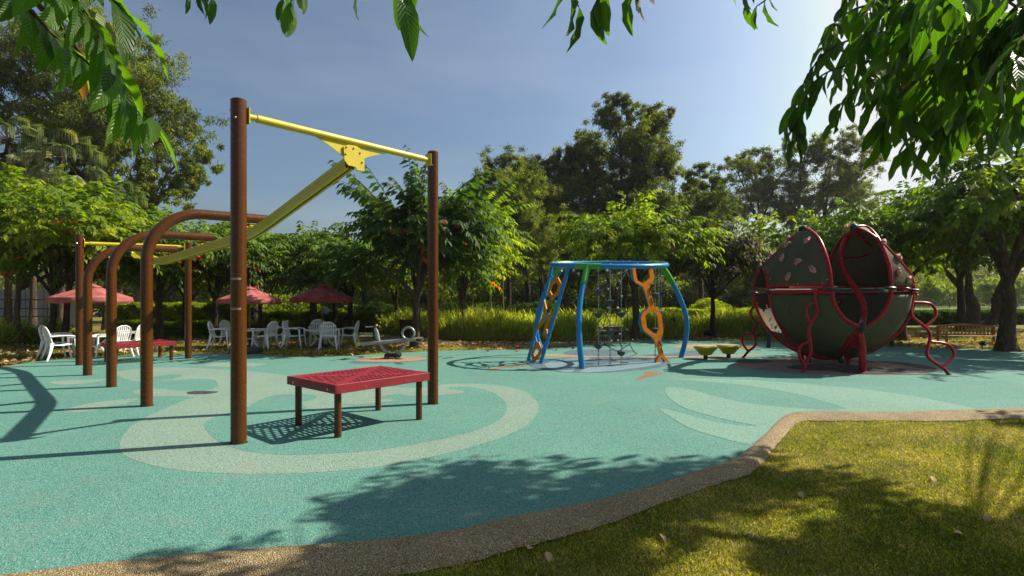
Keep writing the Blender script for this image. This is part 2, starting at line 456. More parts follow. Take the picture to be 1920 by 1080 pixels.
def twigs(lv, p0, d0, length, nl, leafL, leafW, droop=.35, hang=.35, tint=None, redclump=0.0, spread=.85):
    """two-ranked leaves along drooping twigs"""
    n=len(p0); d0=nrm(d0); length=np.broadcast_to(length,(n,))
    if tint is None: tint=rng.random(n)*.5+.2
    red=rng.random(n)<np.broadcast_to(redclump,(n,))
    hz=nrm(np.cross(d0,np.array([0,0,1.0]))+1e-4)
    for i in range(nl):
        s=(i+.6)/nl; sv=s+(rng.random(n)-.5)*.04
        pos=p0+d0*(length*sv)[:,None]; pos[:,2]-=droop*length*sv**2
        tg=d0.copy(); tg[:,2]-=2*droop*sv; tg=nrm(tg)
        sgn=1 if i%2 else -1
        up=nrm(np.cross(hz,tg)); up*=np.sign(up[:,2:3]+1e-6)
        sp=(spread*(1-.5*s**3))
        dr=hz*sgn*sp+tg*(.45+.5*s)+rng.normal(0,.13,(n,3)); dr[:,2]-=hang*(.7+.6*rng.random(n))
        N=up+rng.normal(0,.25,(n,3))
        T=np.clip(tint+rng.normal(0,.10,n),0,.93)
        T=np.where(red&(rng.random(n)<.6),.955+.045*rng.random(n),T)
        LL=leafL*(.75+.4*rng.random(n))*(1-.25*s)
        lv.add(pos,dr,N,LL,LL*leafW,T)
# ------------------------------------------------------------------ ground
def sheet(name, pts, z, mat, kind='structure', label=None, cat=None, thick=0.0, group=None, world=False, sm=5):
    g=[Vector((p[0],p[1],0)) for p in pts] if world else [G(*p) for p in pts]
    if sm>1: g=spline(g,sm,closed=True)
    o=MB()
    vs=[Vector((p.x,p.y,z)) for p in g]
    a=sum(vs[i].x*vs[(i+1)%len(vs)].y-vs[(i+1)%len(vs)].x*vs[i].y for i in range(len(vs)))
    if a<0: vs.reverse()
    o._add(vs,[tuple(range(len(vs)))])
    ob=o.build(name,mat,smooth=False)
    tag(ob,label,cat,group,kind); return ob

gm=MB(); gm._add([(-700,-60,0),(700,-60,0),(700,900,0),(-700,900,0)],[(0,1,2,3)])
tag(gm.build('ground',M['lawn'],smooth=False),kind='structure')

far_edge=[(-320,735),(-160,712),(0,690),(60,679),(150,672),(250,667),(330,664),(470,664),(505,668),(560,670),(640,668),(720,664),(800,659),(900,656.5),(1000,655.5),(1050,652),(1130,643.5),(1200,639),(1300,637.5),(1500,642),(1700,651),(1830,655),(1920,661),(2100,676),(2350,700)]
near_in=[(-700,1160),(-300,1118),(60,1079),(180,1064),(300,1052),(500,1036),(700,1021),(850,1003),(960,977),(1080,955),(1200,925),(1300,893),(1380,862),(1430,822),(1462,790),(1482,779),(1520,776.5),(1600,777),(1700,777),(1800,773),(1920,769),(2200,765),(2500,762)]
near_out=[(-700,1290),(-300,1240),(60,1180),(300,1150),(480,1120),(620,1095),(780,1078),(900,1052),(1000,1024),(1120,992),(1220,955),(1330,915),(1400,893),(1432,868),(1452,842),(1475,815),(1500,793),(1540,790.5),(1650,790.5),(1800,790),(1920,786),(2200,782),(2500,779)]
rub=[G(*p) for p in far_edge]; kin=[G(*p) for p in near_in]; kout=[G(*p) for p in near_out]
fe=spline(rub,5); kis=spline(kin,8); kos=spline(kout,8)
poly=fe+list(reversed(kis))+[Vector((-14,3.2,0)),Vector((-17,8,0))]
mb=MB(); vs=[Vector((p.x,p.y,.008)) for p in poly]
a=sum(vs[i].x*vs[(i+1)%len(vs)].y-vs[(i+1)%len(vs)].x*vs[i].y for i in range(len(vs)))
if a<0: vs.reverse()
mb._add(vs,[tuple(range(len(vs)))])
tag(mb.build('playground_surface',M['turq'],smooth=False),kind='structure')
# kerb of bound gravel
n=len(kis); rows=[]
prof=[(0,.004),(.02,.03),(.10,.052),(.3,.06),(.6,.056),(.85,.045),(1,.012)]
for i in range(n):
    A=kis[i]; B=kos[i]; w=.02*math.sin(i*1.7)+.015*math.sin(i*.6)
    rows.append([Vector((A.x+(B.x-A.x)*(t+(w if t==1 else 0)),A.y+(B.y-A.y)*(t+(w if t==1 else 0)),z)) for t,z in prof])
mb=MB(); mb.grid(rows); kb=mb.build('gravel_kerb',M['kerb'],angle=180); tag(kb,kind='structure')

L1,L2,L3,L4=.0095,.011,.0125,.014
sheet('surface_marking',[(224,840),(232,815),(250,798),(280,780),(312,766),(345,752),(362,746),(330,744),(285,744),(250,737),(262,731),(292,730),(345,734),(380,733),(402,729),(409,721),(400,714),(375,711),(312,715),(255,716),(222,706),(224,697),(292,690),(350,690),(416,694),(479,698),(541,705),(610,716),(700,724),(780,728),(830,722),(880,720),(940,724),(985,736),(1008,757),(1005,780),(980,803),(930,825),(860,846),(780,865),(700,878),(620,886),(540,890),(440,890),(340,884),(270,870),(235,856)],L1,M['pale'],sm=4)
sheet('surface_marking',[(385,805),(384,795),(400,784),(430,775),(463,765),(480,755),(500,746),(525,741),(560,740),(592,743),(588,750),(567,756),(575,765),(600,770),(660,762),(720,745),(790,735),(850,727),(885,727),(920,735),(945,752),(950,772),(925,795),(870,815),(790,832),(700,846),(600,853),(520,854),(450,845),(405,826)],L2,M['turq'],sm=4)
sheet('surface_marking',[(635,752),(680,742),(740,741),(700,748),(745,752),(700,758),(650,760)],L3,M['pale'],sm=4)
sheet('surface_marking',[(748,735),(790,728),(850,731),(872,737),(840,741),(780,744),(752,741)],L3,M['pale'],sm=4)
sheet('surface_marking',[(268,712),(310,704),(340,704),(330,710),(290,716)],L2,M['turq'],sm=4)
for pts in ([(120,770),(170,757),(230,750),(262,748),(240,756),(190,768),(150,774)],[(95,716),(150,713),(200,712),(160,720),(110,722)],[(385,684),(440,680),(500,683),(470,688),(400,688)],[(20,668.6),(20,668)] ):
    if len(pts)>3: sheet('surface_marking',pts,L1,M['pale'],sm=4)
sheet('surface_marking',[(352,736),(375,734),(405,735),(407,737),(385,740),(355,740)],L3,M['dark_rub'],sm=4)
# pale swooshes on the right
sheet('surface_marking',[(1256,711),(1329,711),(1420,714),(1500,720),(1600,729),(1700,742),(1780,757),(1840,772),(1760,775),(1680,776.5),(1640,776.5),(1570,770),(1585,766),(1540,752),(1500,741),(1440,730),(1383,722),(1310,715)],L1,M['mint'],sm=4)
sheet('surface_marking',[(1247,735),(1252,727),(1268,727),(1289,730),(1347,746),(1420,760),(1500,767),(1575,771),(1600,774),(1560,776),(1500,776.5),(1478,779),(1462,789),(1440,811),(1415,830),(1398,834),(1347,821),(1292,804),(1256,782),(1236,768),(1250,769),(1274,775),(1329,790),(1383,799),(1420,800),(1405,797),(1365,789),(1310,775),(1275,762),(1256,748)],L2,M['mint'],sm=3)
# under the blue climber
sheet('surface_marking',[(1057,662),(1075,657),(1120,655.5),(1190,657),(1180,662),(1150,668),(1080,668)],L1,M['slate'],sm=4)
sheet('surface_marking',[(1205,666),(1260,663),(1290,658),(1325,659),(1330,664),(1300,669),(1240,672)],L1,M['slate'],sm=4)
sheet('surface_marking',[(1008,664),(1100,667.5),(1200,669),(1320,668),(1420,665),(1420,667),(1320,670.5),(1200,672.5),(1080,671),(1008,667)],L2,M['tan_rub'],sm=2)
sheet('surface_marking',[(991,684),(1010,677),(1060,671.5),(1140,669.5),(1210,671),(1250,676),(1256,682),(1240,689),(1180,696),(1110,700),(1050,698),(1008,692)],L3,M['slate'],sm=4)
sheet('surface_marking',[(1020,684),(1050,675),(1090,672),(1108,672),(1085,684),(1072,699),(1040,694)],L4,M['sky_rub'],sm=2)
sheet('surface_marking',[(1085,699),(1120,686),(1180,680),(1240,680),(1225,686),(1180,693),(1130,698)],L4,M['sky_rub'],sm=2)
sheet('surface_marking',[(1190,711),(1210,703),(1206,700),(1215,697),(1245,701),(1225,706),(1196,713)],L1,M['rust_rub'],sm=1)
sheet('surface_marking',[(908,699),(925,692),(940,687),(990,685),(990,687.5),(940,691),(926,696)],L1,M['rust_rub'],sm=1)
sheet('surface_marking',[(1262,650),(1300,646),(1360,646),(1425,651),(1400,655),(1320,655),(1275,653)],L1,M['tan_rub'],sm=4)
# under the shell climber
sheet('surface_marking',[(1376,683),(1400,676),(1480,671.5),(1580,672),(1680,679),(1740,686),(1762,694),(1740,700),(1660,704),(1560,703),(1460,698),(1395,690)],L1,M['pink_rub'],sm=4)
sheet('surface_marking',[(1378,678),(1395,674.5),(1425,674),(1448,677),(1445,680),(1420,682),(1390,681.5)],L2,M['dark_rub'],sm=4)
sheet('surface_marking',[(1474,689),(1495,685),(1560,684),(1640,689),(1700,692),(1757,696),(1740,699),(1660,703),(1600,702),(1560,696),(1500,694)],L2,M['dark_rub'],sm=4)
sheet('surface_marking',[(1480,675),(1540,672.5),(1600,674.5),(1650,680),(1610,681),(1540,679)],L2,M['dark_rub'],sm=4)
sheet('surface_marking',[(1645,678),(1690,680),(1740,687),(1757,694),(1730,692),(1690,685)],L3,M['dark_rub'],sm=4)
# under the seesaw
sheet('surface_marking',[(655,679),(680,674),(740,671),(800,669),(830,668),(820,672),(790,677),(740,681),(690,682.5),(660,682)],L1,M['slate'],sm=4)
sheet('surface_marking',[(664,676),(690,671),(720,668.5),(770,669),(800,671),(800,674),(770,678),(720,679),(680,678)],L2,M['tan_rub'],sm=4)
for pts in ([(670,669.5),(680,668.5),(683,671),(676,671.5)],[(738,681),(750,681),(757,683.5),(745,684)],[(828,672.5),(850,670),(849,671.3),(834,673)],[(500,663),(540,661),(530,664)]):
    sheet('surface_marking',pts,L3,M['dark_rub'],sm=1)
for pts in ([(0,668),(60,662),(60,663)],): pass

# paths
sheet('path',[(-200,676),(0,659),(60,653.5),(150,647),(300,638.5),(420,636.5),(560,634.5),(640,633),(662,621),(700,622.5),(760,627),(800,635),(850,641),(950,643),(1050,641.5),(1150,639),(1150,643),(1080,648),(1000,651),(900,651.5),(830,649.5),(780,646),(735,640),(690,636.5),(640,637),(560,638),(430,640),(300,643),(150,653),(60,661),(0,668),(-200,690)],.010,M['concrete'],sm=3)
sheet('path',[(1150,639),(1240,635.3),(1340,632.6),(1450,633.5),(1600,640),(1740,643),(1920,653),(2200,668),(2200,673),(1920,656),(1740,646),(1600,642.5),(1450,636),(1340,635),(1240,637.3),(1160,641)],.010,M['concrete'],sm=3)
# distant meadow (a sunny rise beyond the hedge)
mb=MB(); mb.grid([[Vector((x,y,.05+max(0,(y-60))*.012)) for x in np.linspace(20,260,12)] for y in np.linspace(60,240,8)])
tag(mb.build('meadow',ramped_ground('meadow_grass',[(.3,(.12,.19,.03)),(.7,(.20,.26,.05))],.1,3,.2,.05),angle=180),kind='structure')

# lawn blades near the camera
from math import pi
def inpoly(x,y,poly):
    px=np.array([p[0] for p in poly]); py=np.array([p[1] for p in poly]); c=np.zeros(len(x),bool); j=len(px)-1
    for i in range(len(px)):
        m=((py[i]>y)!=(py[j]>y))&(x<(px[j]-px[i])*(y-py[i])/(py[j]-py[i]+1e-12)+px[i]); c^=m; j=i
    return c
def blades(name, X, Y, h, w, mat, label=None, cat=None, lean=.5, tintf=None, z0=0.0, kind='stuff'):
    lv=Leaves(); n=len(X)
    Pp=np.stack([X,Y,np.full(n,z0)],1)
    D=np.stack([rng.normal(0,lean,n),rng.normal(0,lean,n),np.ones(n)],1)
    N=np.stack([rng.normal(0,1,n),rng.normal(0,1,n),rng.normal(0,.3,n)],1)
    T=tintf if tintf is not None else rng.random(n)
    lv.add(Pp,D,N,h*(.5+.8*rng.random(n)),w*(.6+.8*rng.random(n)),T)
    o=lv.build(name,mat); tag(o,label,cat,None,kind); return o
def lowfreq(X,Y,sc,seed):
    r=np.random.default_rng(seed); v=np.zeros(len(X))
    for k in range(7):
        a=r.random()*2*pi; f=sc*(.6+1.6*r.random()); v+=np.sin(X*math.cos(a)*f+Y*math.sin(a)*f+r.random()*6.28)
    return v/3.0
lawnpoly=[(p.x+(q.x-p.x)*(.07+.05*math.sin(i*2.1)+.04*math.sin(i*.7)),p.y+(q.y-p.y)*(.07+.05*math.sin(i*2.1)+.04*math.sin(i*.7))) for i,(p,q) in enumerate(zip(kos,kis))]+[(14,2.3),(-6,2.3)]
Nn=400000
D=3.0*(10.5/3.0)**(rng.random(Nn)**.85); X=(-.5+2.0*rng.random(Nn))*D
ok=inpoly(X,D,lawnpoly)&(D<7.75); X=X[ok];D=D[ok]
# a ragged fringe over the kerb
cl=lowfreq(X,D,3.5,3)
T=np.clip(.37+.15*cl+.11*lowfreq(X,D,9,13)+rng.normal(0,.26,len(X)),0,1)
o=blades('lawn_grass',X,D,.029,.0048,M['blade'],lean=.8,tintf=T)
# far turf strips round the surface
Nn=110000
D=13.0+15*rng.random(Nn)**1.3; X=(-1.05+2.1*rng.random(Nn))*D
rp=[(p.x,p.y) for p in poly]
ok=~inpoly(X,D,rp); X=X[ok];D=D[ok]
T=np.clip(.36+.28*lowfreq(X,D,.8,5)+rng.normal(0,.18,len(X)),0,1)
blades('turf',X,D,.06,.02,M['blade'],lean=.8,tintf=T)
# fallen leaves (uncountable)
lv=Leaves()
def litter(n,xs,ys,size,cluster=None):
    px=xs[0]+(xs[1]-xs[0])*rng.random(n); py=ys[0]+(ys[1]-ys[0])*rng.random(n)
    D=CH*F/(py-HY); X=(px-CX)*D/F
    ok=~inpoly(X,D,rp)|(rng.random(n)<.015); X=X[ok];D=D[ok]
    k=lowfreq(X,D,1.3,9)+rng.normal(0,.5,len(X))>.1; X=X[k];D=D[k]; m=len(X)
    lv.add(np.stack([X,D,.03+.03*rng.random(m)],1),np.stack([rng.normal(0,1,m),rng.normal(0,1,m),rng.normal(0,.25,m)],1),
           np.stack([rng.normal(0,.5,m),rng.normal(0,.5,m),np.ones(m)],1),size*(.6+.6*rng.random(m)),size*.5,rng.random(m))
litter(1500,(0,330),(640,690),.19); litter(800,(350,700),(636,668),.17); litter(2600,(700,1160),(643,662),.17)
litter(1500,(1160,1480),(629,646),.18); litter(1500,(1480,1920),(628,662),.2); litter(500,(1480,1920),(618,640),.25)
k=9; px=np.array([1852,1790,1690,1640,1030,990,1500,1745,1235]); py=np.array([975,1008,1030,835,1065,1040,930,900,1010])
D=CH*F/(py-HY); X=(px-CX)*D/F
lv.add(np.stack([X,D,np.full(k,.035)],1),rng.normal(0,1,(k,3))*[1,1,.15],rng.normal(0,.3,(k,3))+[0,0,1],.10,.045,.75+.2*rng.random(k))
tag(lv.build('fallen_leaves',M['litter'],detail=1,droop=.5),kind='stuff')
# ------------------------------------------------------------------ overhead track ride
def V3(x,y,z): return Vector((x,y,z))
TR=empty('overhead_track_ride',(-6,10.4,0),'tall brown pipe gantries and hooked arches carrying a bent yellow glide track','track ride')
def sub(mb,name,mats,par,**k):
    o=mb.build(name,mats,par,**k)
    if par.type=='EMPTY': o.matrix_parent_inverse=Matrix.Translation(-par.location) if par.rotation_euler.z==0 else par.matrix_basis.inverted()
    return o
def post(x,y,h,r=.082,mat='brown'):
    return MB().tube([(x,y,0),(x,y,h-.012)],r,28).lathe((x,y,h-.012),[(r*1.02,0),(r*1.02,.006),(r*.8,.02),(0.001,.026)],28)
N1=(-3.04,5.93); N2=(-1.21,8.16); F1=(-10.54,13.0); F2=(-8.79,14.48)
for (x,y),h in ((N1,3.82),(N2,3.86),(F1,3.19),(F2,3.15)):
    p=sub(post(x,y,h),'post',M['brown'],TR)
    MB().lathe((x,y,.0075),[(.100,0),(.097,.004),(.08,.005)],28).build('base_seal',M['groove'],p)
    if (x,y)==N1:
        for z in (1.83,1.50):
            b=MB(); a0=-2.25
            rows=[[V3(x+.0835*math.cos(a),y+.0835*math.sin(a),zz) for a in LS(a0,a0+1.45,12)] for zz in (z-.012,z+.012)]
            b.grid(rows); q=b.build('marking_band',paint('pale_tape',(.42,.27,.2),.6),p); 
    bl=MB()
    for k in range(4):
        a=.6+k*1.4; bl.ball((x+.083*math.cos(a),y+.083*math.sin(a),h-.12-.1*(k%2)),.011,8)
    bl.each('bolt',M['steel'],p)
def crossbar(a,b,za,zb):
    A=V3(a[0],a[1],za); B=V3(b[0],b[1],zb); d=(B-A).normalized()
    m=MB(); m.tube([A+d*.1,A+d*.2,A+d*.2001,B-d*.2001,B-d*.2,B-d*.1],[.036,.036,.045,.045,.036,.036],18)
    R=Matrix.Rotation(math.atan2(d.y,d.x),3,'Z')
    for Q,s in ((A,1),(B,-1)): m.box(Q+d*s*.092,(.016,.13,.19),R,.006)
    return m
cb=sub(crossbar(N1,N2,3.66,3.72),'crossbar',M['yellow'],TR)
cb2=sub(crossbar(F1,F2,2.98,3.03),'crossbar',M['yellow'],TR)
tdir=V3(-.746,.666,0); ndir=V3(.634,.773,0)
def gusset(mid,half,depth,d,par):
    m=MB(); n=Vector((-d.y,d.x,0)).normalized()
    pts=[]
    for t in LS(-1,1,17):
        pts.append(mid+d*half*t+V3(0,0,-.045))
    low=[]
    for t in LS(1,-1,17):
        q=abs(t); zz=-.05-depth*((1-q)**1.35 if q>.22 else (1-.22)**1.35+ .02)
        low.append(mid+d*half*t+V3(0,0,zz))
    m.prism([p+n*-.006 for p in pts+low[1:-1]],n*.012)
    # hanger plate in front of it
    hp=[(-.13,-.10),(-.06,-.06),(.06,-.05),(.16,-.09),(.185,-.20),(.19,-.36),(.07,-.37),(.05,-.33),(-.06,-.33),(-.12,-.27)]
    m.prism([mid+d*a+V3(0,0,b)-n*.03 for a,b in hp],n*.02)
    g=m.build('gusset_plate',M['yellow'],par)
    b=MB()
    for a,bb in ((-.09,-.10),(.02,-.09),(.12,-.13),(.15,-.25),(-.10,-.19)): b.ball(mid+d*a+V3(0,0,bb)-n*.034,.013,8,(1,1,1))
    b.each('bolt',M['steel'],g)
Mn=V3((N1[0]+N2[0])/2,(N1[1]+N2[1])/2,3.69); Mf=V3((F1[0]+F2[0])/2,(F1[1]+F2[1])/2,3.0)
gusset(Mn,.56,.24,(V3(*N2,0)-V3(*N1,0)).normalized(),cb); gusset(Mf,.5,.18,(V3(*F2,0)-V3(*F1,0)).normalized(),cb2)
def tp(s,z): return V3(-2.14-7.53*s,7.02+6.72*s,z)
ctrl=[tp(0.0,3.40),tp(.255,2.80),tp(.315,2.70),tp(.55,2.60),tp(.78,2.49),tp(.84,2.52),tp(.985,2.86)]
def roundpath(ctrl):
    out=[ctrl[0]]
    for i in range(1,len(ctrl)-1):
        a,b,c=ctrl[i-1],ctrl[i],ctrl[i+1]; ra=min(.5,(b-a).length*.45); rc=min(.5,(c-b).length*.45)
        A=b+(a-b).normalized()*ra; C=b+(c-b).normalized()*rc
        for t in LS(0,1,7): out.append((1-t)**2*A+2*t*(1-t)*b+t*t*C)
    out.append(ctrl[-1]); return out
path=roundpath(ctrl)
def channel(path,prof,mi=0):
    rows=[]
    for i,p in enumerate(path):
        a=path[max(0,i-1)]; b=path[min(len(path)-1,i+1)]; t=(b-a).normalized()
        up=(V3(0,0,1)-t*t.z).normalized(); sd=t.cross(up).normalized()
        rows.append([p+sd*u+up*v for u,v in prof])
    return rows
prof=[(-.022,-.05),(-.022,-.085),(-.055,-.085),(-.068,-.07),(-.068,-.045),(-.062,-.042),(-.062,-.036),(-.068,-.033),(-.068,.0),(-.062,.003),(-.062,.009),(-.068,.012),(-.068,.05),(-.05,.075),(-.03,.085),(.03,.085),(.05,.075),(.068,.05),(.068,.012),(.062,.009),(.062,.003),(.068,0),(.068,-.033),(.062,-.036),(.062,-.042),(.068,-.045),(.068,-.07),(.055,-.085),(.022,-.085),(.022,-.05)]
m=MB(); m.grid(channel(path,prof)); 
prof2=[(-.022,-.05),(-.045,-.05),(-.045,.05),(.045,.05),(.045,-.05),(.022,-.05)]
m.mi=1; m.grid(channel(path,prof2)); m.mi=0
for q,tt in ((path[0],path[1]),(path[-1],path[-2])):
    pass
trk=sub(m,'track_beam',[M['channel'],M['groove']],TR,angle=30)
# arches
for (bx,by),zt,uend in (((-5.48,8.0),2.97,1.80),((-7.33,9.76),2.86,1.74),((-8.97,11.27),2.75,1.68)):
    B=V3(bx,by,0); n=V3(.666,.746,0); R=.78
    pts=[B,B+V3(0,0,.6),B+V3(0,0,1.2),B+V3(0,0,zt-R-.02)]
    for a in LS(0,pi/2,12): pts.append(B+n*(R-R*math.cos(a))+V3(0,0,zt-R+R*math.sin(a)))
    pts.append(B+n*(uend-.01)+V3(0,0,zt+.03)); 
    ar=sub(MB().tube(pts,.08,26),'arch_post',M['brown'],TR)
    MB().lathe((bx,by,.0075),[(.098,0),(.095,.004),(.078,.005)],28).build('base_seal',M['groove'],ar)
    u=1.5; q=B+n*u
    # track height here
    s=((q-V3(-2.14,7.02,0)).dot(tdir))/10.09
    zz=min([(abs((p-q).xy.length),p.z) for p in path])[1] if False else np.interp(s,[0,.285,.81,1],[3.40,2.75,2.48,2.9])
    br=MB(); R3=Matrix.Rotation(math.atan2(n.y,n.x),3,'Z')
    br.box(q+V3(0,0,zt-.085),(.30,.10,.014),R3,.003)
    br.prism([q-n*.09+V3(0,0,zt-.09),q+n*.09+V3(0,0,zt-.09),q+n*.02+V3(0,0,zz+.09),q-n*.02+V3(0,0,zz+.09)],tdir*.012)
    k=br.build('hanger_bracket',M['brown'],ar)
    cl=MB(); cl.box(q+V3(0,0,zz+.095),(.17,.12,.03),R3,.01); cl.box(q+V3(0,0,zz+.12),(.07,.16,.03),R3,.01)
    cl.ball(q+n*.05+V3(0,0,zz+.14),.018,8); cl.ball(q-n*.05+V3(0,0,zz+.14),.018,8)
    cl.build('track_clamp',M['yellow'],ar)

# ------------------------------------------------------------------ red deck platforms
def platform(cx,cy,zt,label,group=None):
    ang=math.atan2(-.65,.76)
    root=empty('platform',(cx,cy,0),label,'platform',group,ang)
    hx,hy=.545,.68   # x along e1, y along e2
    m=MB(); nx,ny=34,42; cw=2*hx/nx; chh=2*hy/ny
    def hole(i,j):
        x=(i+.5)*cw-hx; y=(j+.5)*chh-hy
        if abs(x)>hx-.07 or abs(y)>hy-.07: return False
        u=x/hx; v=y/hy
        if abs(abs(u)-abs(v))<.13: return False
        if abs(u)>abs(v): return (j%2==1) and (i%4!=0)
        return (i%3!=0) and ((j+ (i//3))%3!=0)
    H={(i,j) for i in range(nx) for j in range(ny) if hole(i,j)}
    def vt(i,j,z): return (i*cw-hx,j*chh-hy,z)
    vid={}; vs=[]; fs=[]
    def gv(i,j,l):
        k=(i,j,l)
        if k not in vid: vid[k]=len(vs); vs.append(vt(i,j,zt if l==0 else zt-.012))
        return vid[k]
    for i in range(nx):
        for j in range(ny):
            if (i,j) in H:
                for (a,b),(c,d),(ni,nj) in (((i,j),(i+1,j),(i,j-1)),((i+1,j),(i+1,j+1),(i+1,j)),((i+1,j+1),(i,j+1),(i,j+1)),((i,j+1),(i,j),(i-1,j))):
                    if (ni,nj) not in H: fs.append((gv(a,b,0),gv(a,b,1),gv(c,d,1),gv(c,d,0)))
                continue
            fs.append((gv(i,j,0),gv(i+1,j,0),gv(i+1,j+1,0),gv(i,j+1,0)))
            fs.append((gv(i,j,1),gv(i,j+1,1),gv(i+1,j+1,1),gv(i+1,j,1)))
    m._add(vs,fs)
    e=.0
    for sx,sy,lx,ly in ((0,-1,hx,0),(0,1,hx,0),(-1,0,0,hy),(1,0,0,hy)):
        cx_=sx*(hx+.009); cy_=sy*(hy+.009)
        m.box((cx_,cy_,zt-.048),(2*lx+.036 if lx else .018,2*ly if ly else .018,.104),None,.004)
    top=m.build('deck',M['red_deck'],root,smooth=False)
    b=MB()
    for x in (-.40,.40): 
        for s in (-1,1): b.lathe((x*1.0,s*(hy+.018),zt-.06),[(.016,0),(.016,.004),(.006,.007)],10,(0,s,0)); 
    for y in (-.3,.3):
        for s in (-1,1): b.ball((s*(hx+.018),y,zt-.055),.009,8)
    b.each('bolt',M['steel'],top)
    for sx in (-1,1):
        for sy in (-1,1):
            x=sx*(hx-.09); y=sy*(hy-.08)
            lg=MB().tube([(x,y,0),(x,y,zt-.1),(x,y,zt-.013)],.041,18)
            lg.build('leg',M['brown'],root)
    return root
platform(-1.97,6.92,.63,'near red deck on four brown legs between the two tallest brown posts','play decks')
platform(-9.72,13.9,.50,'far low red deck behind the brown hooked arches beside white chairs','play decks')

# black disc
o=MB().lathe((-7.95,15.95,0),[(.42,0),(.46,.02),(.47,.10),(.44,.155),(.3,.165),(.08,.17)],32).build('round_disc',M['black'],origin=(-7.95,15.95,0))
tag(o,'flat black round disc on the turf edge behind the tallest brown post','spinner disc')

# ------------------------------------------------------------------ blue climber
CC=V3(2.54,14.1,0)
CL=empty('climbing_frame',CC,'blue ring climbing frame with green couplings, orange boards and hanging pods','climbing frame')
def ringpt(a,r=1.0):
    x=1.5*math.cos(a)*r; y=1.35*math.sin(a)*r
    return V3(CC.x+x,CC.y+y,2.53+y*.10)
aF=math.radians(-118); aR=math.radians(12); aB=math.radians(140)
ring=sub(MB().tube([ringpt(2*pi*k/72) for k in range(72)],.062,16,closed=True),'top_ring',M['blue'],CL)
bl=MB()
for k in range(14): q=ringpt(2*pi*k/14+.1); bl.ball(q+V3(0,0,.062),.02,8)
bl.each('bolt',M['alu'],ring)
legs=[(aF,[(1.62,12.3,0),(1.55,12.28,.7),(1.57,12.42,1.4),(1.72,12.7,2.05)]),
      (aR,[(4.65,14.68,0),(4.80,14.72,.55),(4.81,14.72,1.1),(4.62,14.68,1.65),(4.36,14.6,2.12)]),
      (aB,[(.93,15.5,0),(.72,15.55,.6),(.78,15.45,1.3),(1.02,15.2,2.0)])]
for a,pts in legs:
    top=ringpt(a); c=spline([V3(*p) for p in pts]+[top],7)
    sub(MB().tube(c[:-6],.068,18),'leg',M['blue'],CL)
    cp=MB(); q=c[-9:]; cp.tube(q,.078,18)
    cp.tube([ringpt(a+t) for t in LS(-.22,.22,9)],.074,18)
    cc=sub(cp,'coupling',M['green'],CL)
    b=MB()
    for t in (-.17,-.12,.12,.17): b.ball(ringpt(a+t)+V3(0,0,.074),.014,8)
    b.each('bolt',M['steel'],cc)
# tilted ladder on the left, in the plane (u across, v down)
LT=V3(1.08,14.25,2.50); RT=V3(1.40,13.05,2.44); LB=V3(.42,13.9,0); RB=V3(.71,13.3,0)
def lp(u,v): 
    a=LT.lerp(LB,v); b=RT.lerp(RB,v); return a.lerp(b,u)
ln=(RT-LT).cross(LB-LT).normalized()
lad=sub(MB().tube([lp(0,v) for v in LS(0,1,8)],.048,14),'rail',M['blue'],CL)
lad2=sub(MB().tube([lp(1,v) for v in LS(0,1,8)],.048,14),'rail',M['blue'],CL)
def hexring(uc,vc,du,dv,w,half=0):
    A=[(-1,-.42),(0,-1),(1,-.42),(1,.42),(0,1),(-1,.42)]
    outer=[lp(uc+du*a,vc+dv*b) for a,b in A]; inner=[lp(uc+(du-w)*a,vc+(dv-w*.42)*b) for a,b in A]
    m=MB()
    if half==0: m.ringprism([p-ln*.012 for p in outer],[p-ln*.012 for p in inner],ln*.03)
    else:
        ids=[1,0,5,4] if half<0 else [1,2,3,4]
        m.prism([outer[i]-ln*.012 for i in ids]+[inner[i]-ln*.012 for i in reversed(ids)],ln*.03)
    return m
bk=MB()
for pts in ([(0,.09),(.22,.13),(.5,.10),(.62,.05)],[(0,.33),(.18,.30),(.2,.26)],[(.82,.31),(.98,.22)],[(.75,.36),(1,.40)],[(.0,.62),(.3,.58),(.55,.50),(.72,.52),(.62,.64),(.5,.72),(.62,.70),(.8,.66)],
            [(0,.74),(.25,.80),(.3,.87)],[(.68,.87),(.99,.80)],[(0,.975),(.2,.985),(.35,1.0)],[(.15,.2),(.17,.28)]):
    bk.tube([lp(u,v)+ln*.02 for u,v in pts],.022,8)
bk.each('bent_rung',M['blue'],lad)
for h in (hexring(.5,.235,.34,.125,.13),hexring(.02,.52,.34,.17,.13,1) ,hexring(.98,.60,.38,.17,.13,-1),hexring(.45,.895,.32,.105,.14)):
    hh=sub(h,'hexagon_board',M['orange'],CL,smooth=False)
